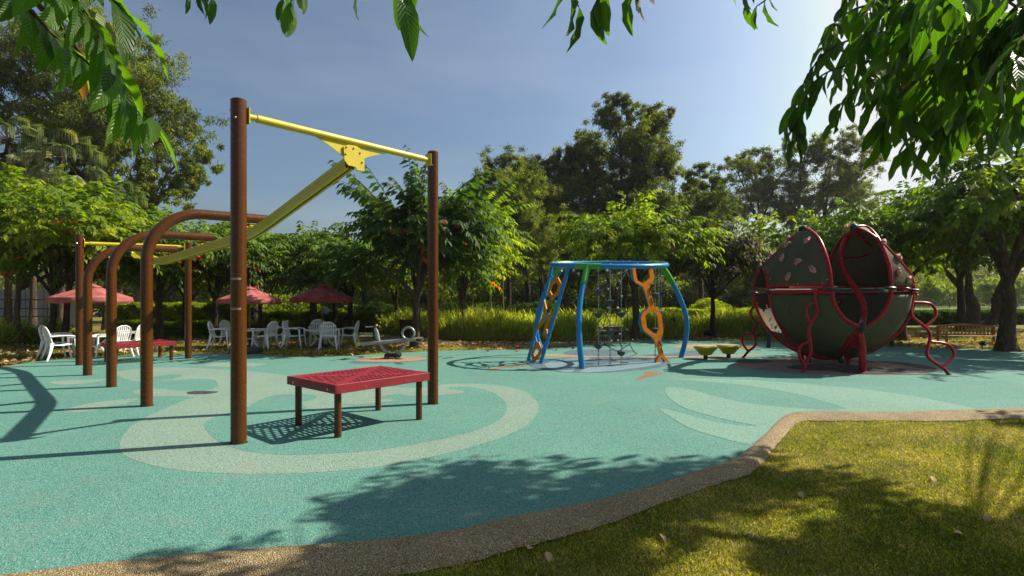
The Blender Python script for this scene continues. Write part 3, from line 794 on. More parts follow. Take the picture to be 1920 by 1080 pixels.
# wavy orange board
def wp(x,y):
    t=(y-HY)/ (683-HY); D=13.05+.3*max(-.5,t)+ (x-1220)*.0125*.85
    q=P(x,y,D); return q
outl=[(1186,503),(1191.5,503),(1194,520),(1196,526),(1207.5,532.5),(1219,521),(1217.5,506),(1221,503),(1225,506),(1227,520),(1225,527),(1218.5,534),(1217.5,541),(1227.5,575),(1238,585),(1241,592),(1244,620),(1242,629),(1239,634),(1238.5,643),(1246,668),(1254.5,677),(1255,681.5),(1251,683),(1242,672),(1238.5,672),(1235.5,681),(1230,684.5),(1231,677),(1236,667),(1235,657),(1226,635),(1208,620),(1204,612),(1202,595),(1205,588),(1217,576),(1216,566),(1209,544),(1206,538),(1192,530),(1189,524)]
inn=[(1210,592),(1218,583),(1223,582),(1233,592),(1236,617),(1231,626),(1226,625),(1213,614)]
def bridge(out,inn):
    # join the hole to the outline with a slit
    bi=min(((Vector(a)-Vector(b)).length,i,j) for i,a in enumerate(out) for j,b in enumerate(inn))
    i,j=bi[1],bi[2]; inn2=inn[j:]+inn[:j]+[inn[j]]
    return out[:i+1]+inn2+out[i:]
area=lambda p: sum(p[i][0]*p[(i+1)%len(p)][1]-p[(i+1)%len(p)][0]*p[i][1] for i in range(len(p)))
if area(outl)*area(inn)>0: inn=list(reversed(inn))
poly2=bridge(outl,inn)
wn=(wp(1240,560)-wp(1200,560)).cross(wp(1220,600)-wp(1220,540)).normalized()
if wn.y>0: wn=-wn
def flatboard(poly,fn,off,th,mat,name,par):
    from mathutils.geometry import tessellate_polygon
    pp=[fn(*p)+wn*off for p in poly]; tri=tessellate_polygon([[Vector((p[0],p[1],0)) for p in poly]])
    m=MB(); n=len(pp); vs=pp+[p-wn*th for p in pp]; fs=[tuple(t) for t in tri]+[tuple(n+i for i in reversed(t)) for t in tri]
    for k in range(n):
        k2=(k+1)%n; fs.append((k,k2,k2+n,k+n))
    m._add(vs,fs); return sub(m,name,mat,par,smooth=False)
wb=flatboard(poly2,wp,0,.03,M['orange'],'wavy_board',CL)
b=MB()
for x,y in ((1188.5,506),(1221,504.5),(1198,530.5),(1218.5,529),(1216.5,555.5),(1215,578.5),(1229,577.5),(1208.3,601.5),(1240,601.5),(1223,625.5),(1238.5,627.5),(1236,650.5),(1233,681),(1254,680)):
    b.ball(wp(x,y)+wn*.004,.014,8)
b.each('bolt',M['steel'],wb)
b=MB()
for pts in ([(1187,504),(1190,524),(1207,536)],[(1223,504),(1226,522),(1214,536)],[(1211,540),(1222,574)],[(1218,578),(1205,589),(1203,605),(1207,619),(1230,635)],[(1226,578),(1238,590),(1241,618),(1234,632)],[(1234,634),(1241,668)],[(1238,668),(1231,683)],[(1241,668),(1253,682)]):
    b.tube([wp(x,y)-wn*.05+V3(-.02,0,0) for x,y in pts],.024,8)
sub(b,'board_backing_pipe',M['blue'],CL)
for pts in ([(1216,541),(1219.5,554)],[(1220,558),(1224,571)],[(1235.5,638),(1239,647)],[(1239.5,651),(1242.5,661)]):
    b=MB(); b.tube([wp(x,y)+wn*.002 for x,y in pts],.013,6); b.build('slot',M['groove'],wb)
# chains with pods
def chain(x,y0,D,Dt,pods):
    q=G(x,y0) if D is None else P(x,y0,D); X=q.x; Y=q.y; top=2.53+(Y-CC.y)*.1
    m=MB(); z=.0; k=0
    while z<top-.08:
        if k%2: m.box((X,Y,z+.035),(.03,.012,.055),None,.004)
        else: m.box((X,Y,z+.035),(.012,.03,.055),None,.004)
        z+=.05; k+=1
    c=sub(m,'chain',M['galv'],CL,smooth=False)
    for py in pods:
        zz=CH-(py-HY)*Y/F
        p=MB().lathe((X,Y,zz),[(.02,-.075),(.05,-.062),(.088,-.02),(.10,.02),(.096,.042),(.07,.056),(.02,.06)],18)
        for a in (0,2.1,4.2): p.ball((X+.078*math.cos(a-1.2),Y+.078*math.sin(a-1.2),zz-.02),.016,8)
        po=p.build('pod',M['pod'],c); 
chain(1122,688,None,0,(548,590.5,649)); chain(1144,687,None,0,(567,623.5)); chain(1165,686,None,0,(589.5,662))
chain(1228.5,683,13.7,0,(553.5,619)); chain(1235.5,672,14.2,0,(586,648)); chain(1240,672,14.6,0,(551,611))
# rope net
nodes={'a':(1075,507),'b':(1085,514),'c':(1138,507),'d':(1148,515),'e':(1136,528),'f':(1161,527),'g':(1175,507),'A':(1132,555),'B':(1139.4,541.7),'C':(1157,541),'D':(1165,555),'E':(1180,553),'F':(1158,577),'Gn':(1140,577),'H':(1138,590),'I':(1176,588),'J':(1144,609),'K':(1154,610),'L':(1128.5,616),'Mm':(1176,618),'N':(1162.5,627),'O':(1130,643),'Pp':(1146,639),'Q':(1159,639),'R':(1181,645),'S':(1159,658.6),'T':(1195,663),'U':(1168,652),'x1':(1105,504),'x2':(1200,505)}
dep={'a':13.4,'b':13.7,'x1':13.0,'x2':14.9,'g':15.0,'T':15.84,'c':13.3,'d':14}
np3={k:P(x,y,dep.get(k,14.3+.25*math.sin(i*2.3))) for i,(k,(x,y)) in enumerate(nodes.items())}
edges='ab,bd,bx1,bc,cd,de,ef,df,fg,dg,gx2,bB,eA,eB,fC,fD,gE,AB,CD,AGn,DI,EI,CF,BGn,GnH,HL,HJ,FK,JK,IMm,JL,LO,KN,MmN,MmR,OS,SU,UR,RT,JPp,PpQ,QN,NQ,OPp,QU,HF'.split(',')
def parse(e):
    ks=sorted(np3,key=len,reverse=True)
    for k in ks:
        if e.startswith(k) and e[len(k):] in np3: return k,e[len(k):]
m=MB()
for e in edges:
    pr=parse(e)
    if not pr: continue
    a,b_=np3[pr[0]],np3[pr[1]]; mid=(a+b_)/2-V3(0,0,.04*(b_-a).length)
    m.tube([a,(a+mid)/2+V3(0,0,-.005),mid,(b_+mid)/2+V3(0,0,-.005),b_],.011,6)
net=sub(m,'rope_net',M['rope'],CL)
cm=MB(); cm.tube([(-.028,0,0),(.028,0,0)],.024,8); cm.tube([(0,0,-.032),(0,0,.032)],.019,8); c0=None
for i,(k,p) in enumerate(np3.items()):
    if k in('x1','x2','T'): continue
    if c0 is None: c0=cm.build('rope_coupler',M['alu'],net); o=c0
    else: o=c0.copy(); COL.objects.link(o); o.parent=net
    o.location=p; o.rotation_euler=(i*.7,i*1.1,i*.5)

# ------------------------------------------------------------------ shell climber
E=V3(7.8,13.1,1.85); RS=1.7
EG=empty('shell_climber',(E.x,E.y,0),'olive panel dome climber in red pipe frames with pink holds and looping legs','dome climber')
def hit(x,y,far=False,r=RS):
    o=V3(0,0,CH); d=V3((x-CX)/F,1,-(y-HY)/F); oc=o-E; a=d.dot(d); b=2*oc.dot(d); c=oc.dot(oc)-r*r
    disc=b*b-4*a*c
    if disc<=0:
        q=o+d*(-b/(2*a)); return E+(q-E).normalized()*r
    t=(-b+(1 if far else -1)*math.sqrt(disc))/(2*a); return o+d*t
def rowpatch(rows,n=16,k=4,r=RS):
    out=[]
    for i in range(len(rows)-1):
        for j in range(k):
            t=j/k; out.append([rows[i][q]+(rows[i+1][q]-rows[i][q])*t for q in range(3)])
    out.append(list(rows[-1])); g=[]
    for y,a,b in out: g.append([hit(a+(b-a)*s/(n-1),y,r=r) for s in range(n)])
    return g
def loft(c0,c1,k=14,n=24,r=RS,bulge=1.0):
    c0=resample(c0,n); c1=resample(c1,n); g=[]
    for i in range(k+1):
        s=i/k; row=[]
        for jj,(a,b) in enumerate(zip(c0,c1)):
            bu=bulge(jj/(n-1)) if callable(bulge) else bulge
            q=a.lerp(b,s)-E; ra=(a-E).length*(1-s)+(b-E).length*s; row.append(a.lerp(b,s)*(1-bu)+(E+q.normalized()*ra)*bu)
        g.append(row)
    return g
def eq(phi,z=1.93,r=RS): 
    rr=math.sqrt(max(.01,r*r-(z-E.z)**2)); return V3(E.x+rr*math.cos(rad(phi)),E.y+rr*math.sin(rad(phi)),z)
def panel(g,label=None,flip=False):
    m=MB(); m.grid(g); o=sub(m,'panel',M['panel'],EG)
    s=o.modifiers.new('thick','SOLIDIFY'); s.thickness=.018; s.offset=0
    return o
view=V3(.512,.859,0); sideL=V3(-.859,.512,0)
rows_ul=[(429,1503,1508),(440,1491,1527),(458,1471,1540),(480,1449,1550),(500,1430,1555),(520,1437,1558),(536,1440,1559)]
p_ul=panel(rowpatch(rows_ul))
A1=hit(1505,427); S1=hit(1428,500); A2=hit(1602,425); 
ridge1=[hit(1505+(1428-1505)*t,427+(500-427)*t) for t in LS(0,1,14)]
S2=hit(1699,503)
ridge2=[hit(v.x,v.y) for v in spline([(1602,425,0),(1630,437,0),(1655,456,0),(1680,482,0),(1699,503,0)],4)]
p_ulb=panel(loft(list(reversed(ridge1)),[eq(a) for a in LS(150,95,16)],bulge=.35))
edge2=spline([A2]+[hit(x,y,True) for x,y in ((1591,433),(1579,446),(1567,464),(1558,484),(1553,508))]+[hit(1550,536,True)],5)
ph2=math.degrees(math.atan2(edge2[-1].y-E.y,edge2[-1].x-E.x))
gU=loft(ridge2,[eq(a) for a in LS(ph2,-30,20)],bulge=.3); e2=resample(edge2,len(gU))
for i_,row_ in enumerate(gU):
    off_=e2[i_]-row_[0]
    for j_ in range(len(row_)):
        w_=max(0,1-j_/9); row_[j_]=row_[j_]+off_*(w_*w_*(3-2*w_))
p_urb=panel(gU)
cf=[hit(x,y) for x,y in spline([Vector((1602,425,0)),Vector((1623,425.5,0)),Vector((1637,436,0)),Vector((1651,456,0)),Vector((1662,482,0)),Vector((1669,507,0)),Vector((1671,536,0))],5) for _ in (0,)] if False else [hit(v.x,v.y) for v in spline([(1602,425,0),(1623,425.5,0),(1637,436,0),(1651,456,0),(1662,482,0),(1669,507,0),(1671,536,0)],5)]
ra2=ridge2+[hit(v.x,v.y) for v in spline([(1705,512,0),(1711,525,0),(1713,537,0)],4)]
p_ur=panel(loft(cf,ra2,12,22))
rows1=[(553,1443,1560),(575,1447,1566),(590,1453,1576),(602,1459,1592),(611,1465,1610),(625,1474,1606),(640,1487,1597),(655,1507,1588),(665,1535,1582),(671,1563,1577)]
rows2=[(553,1671,1711),(575,1661,1707),(590,1651,1701),(602,1637,1694),(611,1621,1688),(625,1613,1677),(640,1604,1661),(655,1596,1640),(665,1589,1615),(671,1584,1594)]
p_l1=panel(rowpatch(rows1)); p_l2=panel(rowpatch(rows2))
g=[]
for el in LS(0,82,14):
    g.append([V3(E.x+RS*math.cos(rad(a))*math.cos(rad(el)),E.y+RS*math.sin(rad(a))*math.cos(rad(el)),1.79-RS*.96*math.sin(rad(el))) for a in LS(149,-31,30)])
p_lb=panel(g)
tubes=[]
def rp(pts,r=.034,name='frame_pipe',off=0,D=None,closed=False,k=6):
    q=[hit(v.x,v.y,r=RS+off) for v in spline([(x,y,0) for x,y in pts],k,closed)] if D is None else spline([P(*p) for p in pts],k)
    return sub(MB().tube(q,r,12,closed=closed),name,M['redpipe'],EG)
C1=[(1505,427),(1520,433),(1535,448),(1546,472),(1555,505),(1560,545),(1563,565),(1573,585),(1590,602),(1617,613),(1637,606),(1655,588),(1667,565),(1671,540),(1669,507),(1662,482),(1651,456),(1637,436),(1623,425.5),(1602,425)]
rp(C1,.042)
sub(MB().tube(ridge1,.03,10),'frame_pipe',M['redpipe'],EG); sub(MB().tube(ridge2,.03,10),'frame_pipe',M['redpipe'],EG)
rp([(1428,500),(1434,507),(1439,525),(1442,548),(1447,575),(1459,605),(1480,637),(1505,657),(1535,668),(1577,673)],.036)
rp([(1697,501),(1706,512),(1712,530),(1714,548)],.034)
# silhouette meridian: left small arch outer side, then round the bottom
mer=[]
for el in LS(24,-181,56):
    mer.append(E+(sideL*math.cos(rad(el))+V3(0,0,math.sin(rad(el))))*RS)
sub(MB().tube(mer,.038,12),'frame_pipe',M['redpipe'],EG)
sub(MB().tube([S1.lerp(mer[0],t) for t in (0,1)],.03,10),'frame_pipe',M['redpipe'],EG)
for z in (1.93,1.78):
    sub(MB().tube([hit(x,CY) for x,CY in [(xx,(562-(z-1.6)*F/12.3)) for xx in LS(1441,1560,12)]],.03 if z>1.9 else .05,10),'rail_pipe',M['redpipe'],EG)
    sub(MB().tube([eq(a,z) for a in LS(150,-30,40)],.028,10),'rail_pipe',M['redpipe'],EG)
    sub(MB().tube([eq(a,z) for a in LS(-54,-32,8)],.028,10),'rail_pipe',M['redpipe'],EG)
# far edges of the two big arches
sub(MB().tube([A1.lerp(eq(95),t)*.65+(E+((A1.lerp(eq(95),t))-E).normalized()*RS)*.35 for t in LS(0,1,12)],.036,10),'frame_pipe',M['redpipe'],EG)
sub(MB().tube(edge2,.036,10),'frame_pipe',M['redpipe'],EG)
# seam channels below the opening
for a,b,w in (((1608,618),(1569,668),.03),((1620,620),(1584,668),.03),((1614,619),(1577,669),.018)):
    rp([a,((a[0]+b[0])/2-2,(a[1]+b[1])/2),b],w,'seam_channel',off=.012)
rp([(1589,633),(1594,645),(1603,651),(1611,652)],.016,'small_bar',off=.03)
# serpentine pole and cross bar
q=spline([A2*1.0+V3(0,0,-.06),P(1588,445,12.6),P(1577,475,12.5),P(1580,502,12.4),P(1598,532,12.2),P(1612,553,12.0),P(1620,578,11.9),P(1619,598,11.85),hit(1615,612)],7)
sp=sub(MB().tube(q,.062,14),'serpentine_pole',M['redpipe'],EG)
sub(MB().tube(spline([P(1580,484,12.5),P(1605,483,12.9),P(1625,478,13.2),P(1640,465,13.5)],5),.022,8),'small_bar',M['redpipe'],EG)
sub(MB().tube([A2+V3(.06,.05,-.1),P(1660,487,13.3)],.036,8),'small_bar',M['redpipe'],EG)
# legs
q=spline([G(1617,697),P(1617,672,11.8),P(1616,648,11.8),P(1612,628,11.75),P(1604,618,11.9)],6)
sub(MB().tube(q,.075,18),'leg',M['redpipe'],EG)
for x,y,h in ((1590,683,.9),(1516,680,1.0),(1503,676,.6)):
    b_=G(x,y); sub(MB().tube([b_,b_+V3(0,0,h)],.062,14),'leg',M['redpipe'],EG)
def loopleg(main,loops,D0,D1,r=.034):
    y0=main[0][1]; y1=main[-1][1]
    def pt(x,y): 
        t=min(1,max(0,(y0-y)/(y0-y1))); return P(x,y,D0+(D1-D0)*t)
    m=MB(); m.tube(spline([pt(*p) for p in main],6),r,12)
    for L in loops: m.tube(spline([pt(*p) for p in L],6),r*.92,12)
    q=pt(*main[0]); m.lathe((q.x,q.y,0),[(r*1.3,0),(r*1.2,.03)],12)
    sub(m,'looping_leg',M['redpipe'],EG)
loopleg([(1505,700),(1511,682),(1520,662),(1519,640),(1516,625),(1520,607),(1530,590),(1531,575),(1528,560),(1531,547),(1543,540),(1562,541)],[[(1510,687),(1499,668),(1500,650),(1518,640)],[(1522,610),(1512,590),(1514,573),(1527,568)]],11.6,11.75)
loopleg([(1394,670),(1403,659),(1414,650),(1417,641),(1413,625),(1414,616),(1420,608),(1428,602)],[[(1403,659),(1393,645),(1391,633),(1399,627),(1413,625)],[(1420,608),(1411,597),(1408,587),(1410,579),(1416,575)]],14.8,14.1)
loopleg([(1779,704),(1774,696),(1765,688),(1744.6,674),(1738,663),(1742,643),(1744,628),(1735,614),(1715,598),(1708,587),(1710,571),(1713,559),(1710,548),(1700,541),(1672,540)],[[(1765,689),(1782,675),(1788.6,664),(1784,652),(1771,644),(1746,641)],[(1735,613),(1751,598),(1755,586),(1749,573),(1737,568),(1713,567)]],11.3,12.0)
# dark grip caps at the joints
def cap(x,y,sx,sy,sz,rot=0,far=False,off=.03):
    q=hit(x,y,far,RS+off); m=MB(); m.ball(q,1,14,(sx,sy,sz),Matrix.Rotation(rad(rot),3,'Y')); sub(m,'joint_grip',M['teal'],EG)
for a in ((1413,549,.12,.09,.04,5),(1443,546,.12,.09,.045,-12),(1559,542,.15,.09,.045,0),(1669,540,.13,.09,.045,0),(1714,544,.11,.09,.04,0),(1617,614,.055,.08,.12,0),(1505,427,.10,.09,.055,-20),(1601,426,.09,.09,.085,-40),(1426,502,.10,.09,.06,-25),(1577,674,.065,.065,.10,0),(1655,548,.1,.08,.04,0)):
    cap(*a)
# holds
def hold(x,y,rot,kind,mat='hold',q=None,nrm_=None,sc=1.0):
    q=hit(x,y,r=RS+.02) if q is None else q
    n=(q-E).normalized() if nrm_ is None else nrm_
    R=V3(0,0,1).rotation_difference(n).to_matrix()@Matrix.Rotation(rot,3,'Z')
    m=MB(); s=.066*sc
    L={0:[(0,0,1),(.95,.1,.75),(-.9,-.2,.65)],1:[(0,0,.85),(.75,.6,.62),(-.8,.5,.6),(.1,-.8,.66),(.8,-.5,.5)],2:[(0,0,.95),(1.0,.2,.55),(.1,.9,.5)]}[kind]
    for a,b,c in L: m.ball(q+R@V3(a*s,b*s,.02),c*s,12,(1,1,.7),R)
    m.mi=1
    for a,b,c in L[:2]: m.lathe(q+R@V3(a*s,b*s,.02+c*s*.66),[(.016,0),(.016,.006)],8,n)
    sub(m,'climbing_hold',[M[mat],M['black']],EG)
for a in ((1513,452,.3,0),(1496,491,.8,1),(1524,506,1.3,0),(1478,519,.1,0),(1467,484,.4,0),(1476,459,.9,1),(1656,455,1.0,0),(1684,482,.6,1),(1684,511,1.5,0),(1703,524,1.0,0),(1446,479,.6,2),(1478,447,.6,2)): hold(*a)
def backhold(x,y,rot,kind):
    q=hit(x,y,True,RS-.03); hold(x,y,rot,kind,'redhold',q,(E-q).normalized(),.9)
backhold(1434,574,.5,1); backhold(1574,566,.3,0); backhold(1621,572,1.1,1)
# bolts and drainage holes on the panels
def bolts(par,pts,mat='steel',r=.012,off=.012):
    m=MB()
    for x,y in pts:
        q=hit(x,y,r=RS+off); n=(q-E).normalized(); m.lathe(q,[(r,0),(r*.9,.006)],8,n)
    m.each('bolt' if r>.01 else 'drain_hole',M[mat],par)
bolts(p_ul,[(1454,535),(1496,533),(1542,531),(1551,524),(1548,486),(1537,454),(1522,435),(1506,430),(1444,523),(1440,510),(1437,502),(1468,463),(1498,435)],r=.017)
bolts(p_ul,[(1484,477),(1490,466),(1497,455),(1505,515),(1506,524),(1533,518),(1531,475),(1526,519),(1470,500),(1463,507),(1480,505),(1489,511)],'groove',.008)
rr_=random.Random(4)
bolts(p_l1,[(1470+rr_.random()*110,560+rr_.random()*70) for _ in range(26)],'groove',.0075)
bolts(p_l2,[(1640+rr_.random()*50,560+rr_.random()*35) for _ in range(14)],'groove',.0075)
bolts(p_ul,[(1462+rr_.random()*80,470+rr_.random()*60) for _ in range(22)],'groove',.0075)
bolts(p_l1,[(1458,563),(1462,568),(1468,567),(1473,569),(1476,572),(1464,571),(1466,578),(1474,578),(1484,599),(1478,602),(1486,607),(1479,609),(1509,605),(1513,651),(1540,650)],'podtop',.007)
bolts(p_l1,[(1455,552),(1497,551),(1543,549),(1447,560),(1458,596),(1484,630),(1556,562)],'black',.02)
bolts(p_l2,[(1655,548),(1700,552),(1697,594),(1669,628),(1632,655),(1660,577)],'black',.02)

# teal frame behind it
TF=empty('balance_frame',G(1560,652),'dark teal leaning posts and rail standing behind the olive dome','play frame')
for (x,y),(tx,ty) in (((1441,652),(1452,545)),((1674,650),(1655,545))):
    b_=G(x,y); sub(MB().tube([b_,P(tx,ty,18.2)],.075,14),'post',M['teal'],TF)
sub(MB().tube([P(1452,545,18.2),P(1655,545,18.2)],.07,14),'rail',M['teal'],TF)

# ------------------------------------------------------------------ yellow stepping pods
def steppod(x,y,label):
    q=G(x,y); r=empty('stepping_pod',q,label,'stepping pod','yellow stepping pods')
    m=MB().lathe((0,0,0),[(.10,.11),(.15,.125),(.20,.19),(.235,.24),(.25,.245),(.30,.295),(.31,.33),(.29,.352),(.26,.356)],30); m.build('bowl',M['podyellow'],r,angle=25)
    MB().lathe((0,0,0),[(.26,.353),(.255,.366),(.0,.369)],30).build('tread',M['podtop'],r)
    MB().lathe((0,0,0),[(.065,0),(.055,.02),(.055,.12)],16).build('stem',M['black'],r)
steppod(1323,673.5,'yellow stepping bowl nearer the blue climbing frame'); steppod(1366,671,'yellow stepping bowl nearer the olive dome')

# ------------------------------------------------------------------ seesaw
SE=empty('seesaw',G(738,672),'grey metal seesaw with a U-shaped cradle, handlebar and hoop','seesaw')
d0=14.45
def sp_(x,y,dd=0): return P(x,y,d0+dd)
sub(MB().tube([sp_(670,645.5,-.1),sp_(730,640.5),sp_(793,635,.1)],.05,14),'beam',M['galv'],SE)
sub(MB().tube(spline([sp_(704,614.5),sp_(707,626),sp_(710,637),sp_(714,647),sp_(721,657),(sp_(730,663)),sp_(738,665.5),(sp_(746,662)),sp_(756,652),sp_(763,640),sp_(764.5,634)],5),.04,12),'cradle',M['galv'],SE)
sub(MB().tube([sp_(765.5+11.3*math.cos(a),625+11.3*math.sin(a)) for a in LS(0,2*pi,29)[:-1]],.03,10,closed=True),'hoop',M['galv'],SE)
sub(MB().tube([sp_(704,616),sp_(707,626),sp_(709,637)],.055,10),'upright',M['galv'],SE)
hb=sub(MB().tube([sp_(684.5,613.5,-.35),sp_(694,613,-.2),sp_(709,613,.2),sp_(712,613.5,.35)],.022,10),'handlebar',M['black'],SE)
MB().ball(sp_(706,610.5,0),.04,12).build('end_cap',M['podyellow'],hb)
MB().ball(sp_(710,614,-.1),.06,12).build('hand_guard',M['black'],hb)
MB().ball(sp_(672,645,-.12),.055,12).build('end_cap',M['podyellow'],hb)
for a,b_ in (((676,649),(676,652)),((786,637),(787,640))):
    sub(MB().box(sp_(a[0],a[1]),(.14,.2,.07),None,.015),'bumper',M['black'],SE)
sub(MB().box(sp_(737,666),(.42,.3,.10),None,.02),'base_block',M['black'],SE)
for x,y,dd,sx in ((721,672.5,-.0,1),(740,673.5,-.15,1),(750,672,.1,-1),(730,671.5,.15,-1)):
    g_=G(x,y); sub(MB().tube(spline([g_,g_+V3(.03*sx,.0,.10),g_+V3(.12*sx,.06,.16)],5),.026,10),'foot',M['galv'],SE)

# ------------------------------------------------------------------ garden furniture
def make_chair():
    r=empty('garden_chair',(0,0,0),'x','chair','white chairs')
    # faces +y (front towards +y); width x
    m=MB(); hw=.235
    rows=[]
    for t in LS(0,1,9):
        y=-.22+.46*t; z=.40+.025*t+.012*math.cos(t*pi*2)+(-.035 if t>.97 else 0)
        rows.append([V3(x*hw*(1+.08*t),y,z-.012*(1-(x*x))) for x in LS(-1,1,7)])
    m.grid(rows); o=m.build('seat',M['white'],r); s=o.modifiers.new('thick','SOLIDIFY'); s.thickness=.02
    # backrest: rounded outline with vertical slots
    b=MB()
    def bp(u,v):  # u -1..1, v 0..1 up
        z=.43+.45*v; y=-.235-.11*v-.03*(1-u*u)*-1; wd=.225*(1.0+.10*math.sin(v*pi)) ; return V3(u*wd,y-.03*(1-u*u),z)
    def halfw(v): return 1.0 if v<.62 else math.sqrt(max(0,1-((v-.62)/.40)**2))
    pts=[bp(-halfw(v),v) for v in LS(0,1,14)]+[bp(halfw(v),v) for v in LS(1,0,14)]
    b.tube(pts,.017,8,closed=True)
    for u in LS(-.72,.72,7):
        vt=.62+.40*math.sqrt(max(0,1-u*u))-.02
        c=[bp(u,v) for v in LS(.02,vt,8)]
        vs=[]; 
        for p in c: vs+= [p+V3(-.016,0,0),p+V3(.016,0,0)]
        g=[[p+V3(-.017,-.004,0),p+V3(.017,-.004,0)] for p in c]; b.grid(g); g2=[[p+V3(.017,.004,0),p+V3(-.017,.004,0)] for p in c]; b.grid(g2)
    for v in (.03,.70):
        h=.5 if v>.5 else 1; c=[[bp(u*halfw(v)*.98,v+dv) for u in LS(-1,1,8)] for dv in (-.03,.04)]
        b.grid(c); b.grid([[p+V3(0,.008,0) for p in row] for row in reversed(c)])
    b.build('backrest',M['white'],r)
    for sx in (-1,1):
        a=MB(); pts=spline([V3(sx*.235,-.29,.64),V3(sx*.285,-.12,.655),V3(sx*.30,.10,.655),V3(sx*.285,.25,.62)],5)
        a.grid([[p+V3(-.03,0,0),p+V3(-.015,0,.01),p+V3(.02,0,.008),p+V3(.035,0,-.008)] for p in pts])
        a.grid([[p+V3(.035,0,-.009),p+V3(.01,0,-.03),p+V3(-.03,0,-.012)] for p in pts]); a.build('armrest',M['white'],r)
        for sy in (-1,1):
            l=MB()
            if sy>0: top=V3(sx*.275,.23,.63); bot=V3(sx*.29,.30,0); w0,w1=.05,.032
            else: top=V3(sx*.225,-.24,.47); bot=V3(sx*.28,-.36,0); w0,w1=.075,.036
            rows=[]
            for t in LS(0,1,6):
                p=bot.lerp(top,t)+V3(0,.02*math.sin(t*pi)*-sy,0); w=(w1+(w0-w1)*t)/2
                rows.append([p+V3(-sx*w,-w*sy*-.3,0)+V3(0,-w,0),p+V3(sx*w*.5,-w,0),p+V3(sx*w*.5,w,0),p+V3(-sx*w,w,0),p+V3(-sx*w,-w,0)])
            l.grid(rows); l.build('leg',M['white'],r)
    return r
def make_table(rr=.56,zt=.60):
    r=empty('garden_table',(0,0,0),'x','table','white round tables')
    MB().lathe((0,0,0),[(rr-.05,zt-.045),(rr-.01,zt-.04),(rr,zt-.01),(rr-.01,zt),(rr-.03,zt+.003)],32).build('tabletop',M['white'],r)
    for k in range(4):
        a=k*pi/2+.5; u=V3(math.cos(a),math.sin(a),0)
        m=MB(); c=spline([u*.44+V3(0,0,zt-.05),u*.30+V3(0,0,zt-.16),u*.20+V3(0,0,.30),u*.30+V3(0,0,.12),u*.46],6)
        w=V3(-u.y,u.x,0)
        m.grid([[p-w*.035-u*.025,p+w*.035-u*.025,p+w*.035+u*.025,p-w*.035+u*.025,p-w*.035-u*.025] for p in c]); m.build('leg',M['white'],r)
    MB().lathe((0,0,0),[(.14,.27),(.22,.275),(.22,.30),(.14,.305)],20).build('lower_shelf',M['white'],r)
    return r
def make_umbrella(R=1.02,zt=2.16,ze=1.63,label='',ph=.2,basez=.08,cm='canopy'):
    r=empty('parasol',(0,0,0),label,'parasol','red parasols')
    n=8; m=MB()
    def prof(t,z0,z1,a,i):
        rr=R*t; sag=.035*math.sin(t*pi); edge=math.cos(pi/n)/math.cos(((a%(2*pi/n))-pi/n)); rr*= edge+(1-edge)*.0
        billow=.05*t*(1-abs(math.sin(a*n/2)) )
        return V3(rr*math.cos(a+ph),rr*math.sin(a+ph),z0+(z1-z0)*t-sag*abs(math.sin(a*n/2))-0*billow)
    na=n*6
    ts=[.14,.3,.5,.7,.85,1.0]
    rows=[[prof(t,zt-.03,ze,2*pi*k/na,k) for k in range(na+1)] for t in ts]
    val=[]
    for k in range(na+1):
        p=rows[-1][k]; s=abs(math.sin(k/na*2*pi*n/2)); q=Vector((p.x,p.y,0)).normalized()
        val.append(p+V3(0,0,-.13-.035*s)+q*(.01+.03*math.sin(k*1.9)))
    rows.append([ (a+b)/2+V3(0,0,0) for a,b in zip(rows[-1],val)]); rows.append(val)
    m.grid(rows)
    rows=[[prof(t,zt,ze+.03,2*pi*k/na,k)+V3(0,0,.0) for k in range(na+1)] for t in (.0,.1,.24)]
    m.grid(rows)
    c=m.build('canopy',M[cm],r,angle=60); s=c.modifiers.new('thick','SOLIDIFY'); s.thickness=.006
    MB().lathe((0,0,zt-.02),[(.035,0),(.03,.03),(.012,.07),(.004,.10)],10).build('finial',M['red_deck'],c)
    MB().tube([(0,0,basez),(0,0,zt-.03)],.021,12).build('pole',M['wood'],r)
    for k in range(n):
        a=2*pi*k/n+ph; e=V3(math.cos(a),math.sin(a),0)
        MB().tube([V3(0,0,zt-.07),e*R*.97+V3(0,0,ze-.02)],.011,6).build('rib',M['wood'],r)
    MB().lathe((0,0,0),[(.24,0),(.24,.05),(.2,.07),(.04,.09),(.035,.25)],24).build('base',M['black'],r)
    return r
T1=(-11.9,15.1); T2=(-8.85,18.0); T3=(-6.42,18.05)
tb=make_table(); tables=[(T1,'white round table under the leftmost faded parasol'),(T2,'white round table half hidden by the tallest brown post'),(T3,'white round table ringed by four chairs under the shaded red parasol')]
for i,((x,y),lb) in enumerate(tables):
    o=tb if i==0 else copy_tree(tb); o.location=(x,y,0); o.rotation_euler.z=i*.6; o['label']=lb
for i,((x,y),R,zt,ze,ph,lb) in enumerate(((T1,1.02,2.05,1.66,.2,'faded pink-red parasol at far left behind the brown arches'),(T2,.98,2.06,1.61,.5,'faded pink-red parasol half behind the tallest brown post'),(T3,1.0,2.14,1.66,.35,'shaded red parasol with sagging valance between the two tallest posts'))):
    o=make_umbrella(R,zt,ze,lb,ph,cm='canopy_shaded' if i==2 else 'canopy'); o.location=(x,y,0)
ch0=make_chair()
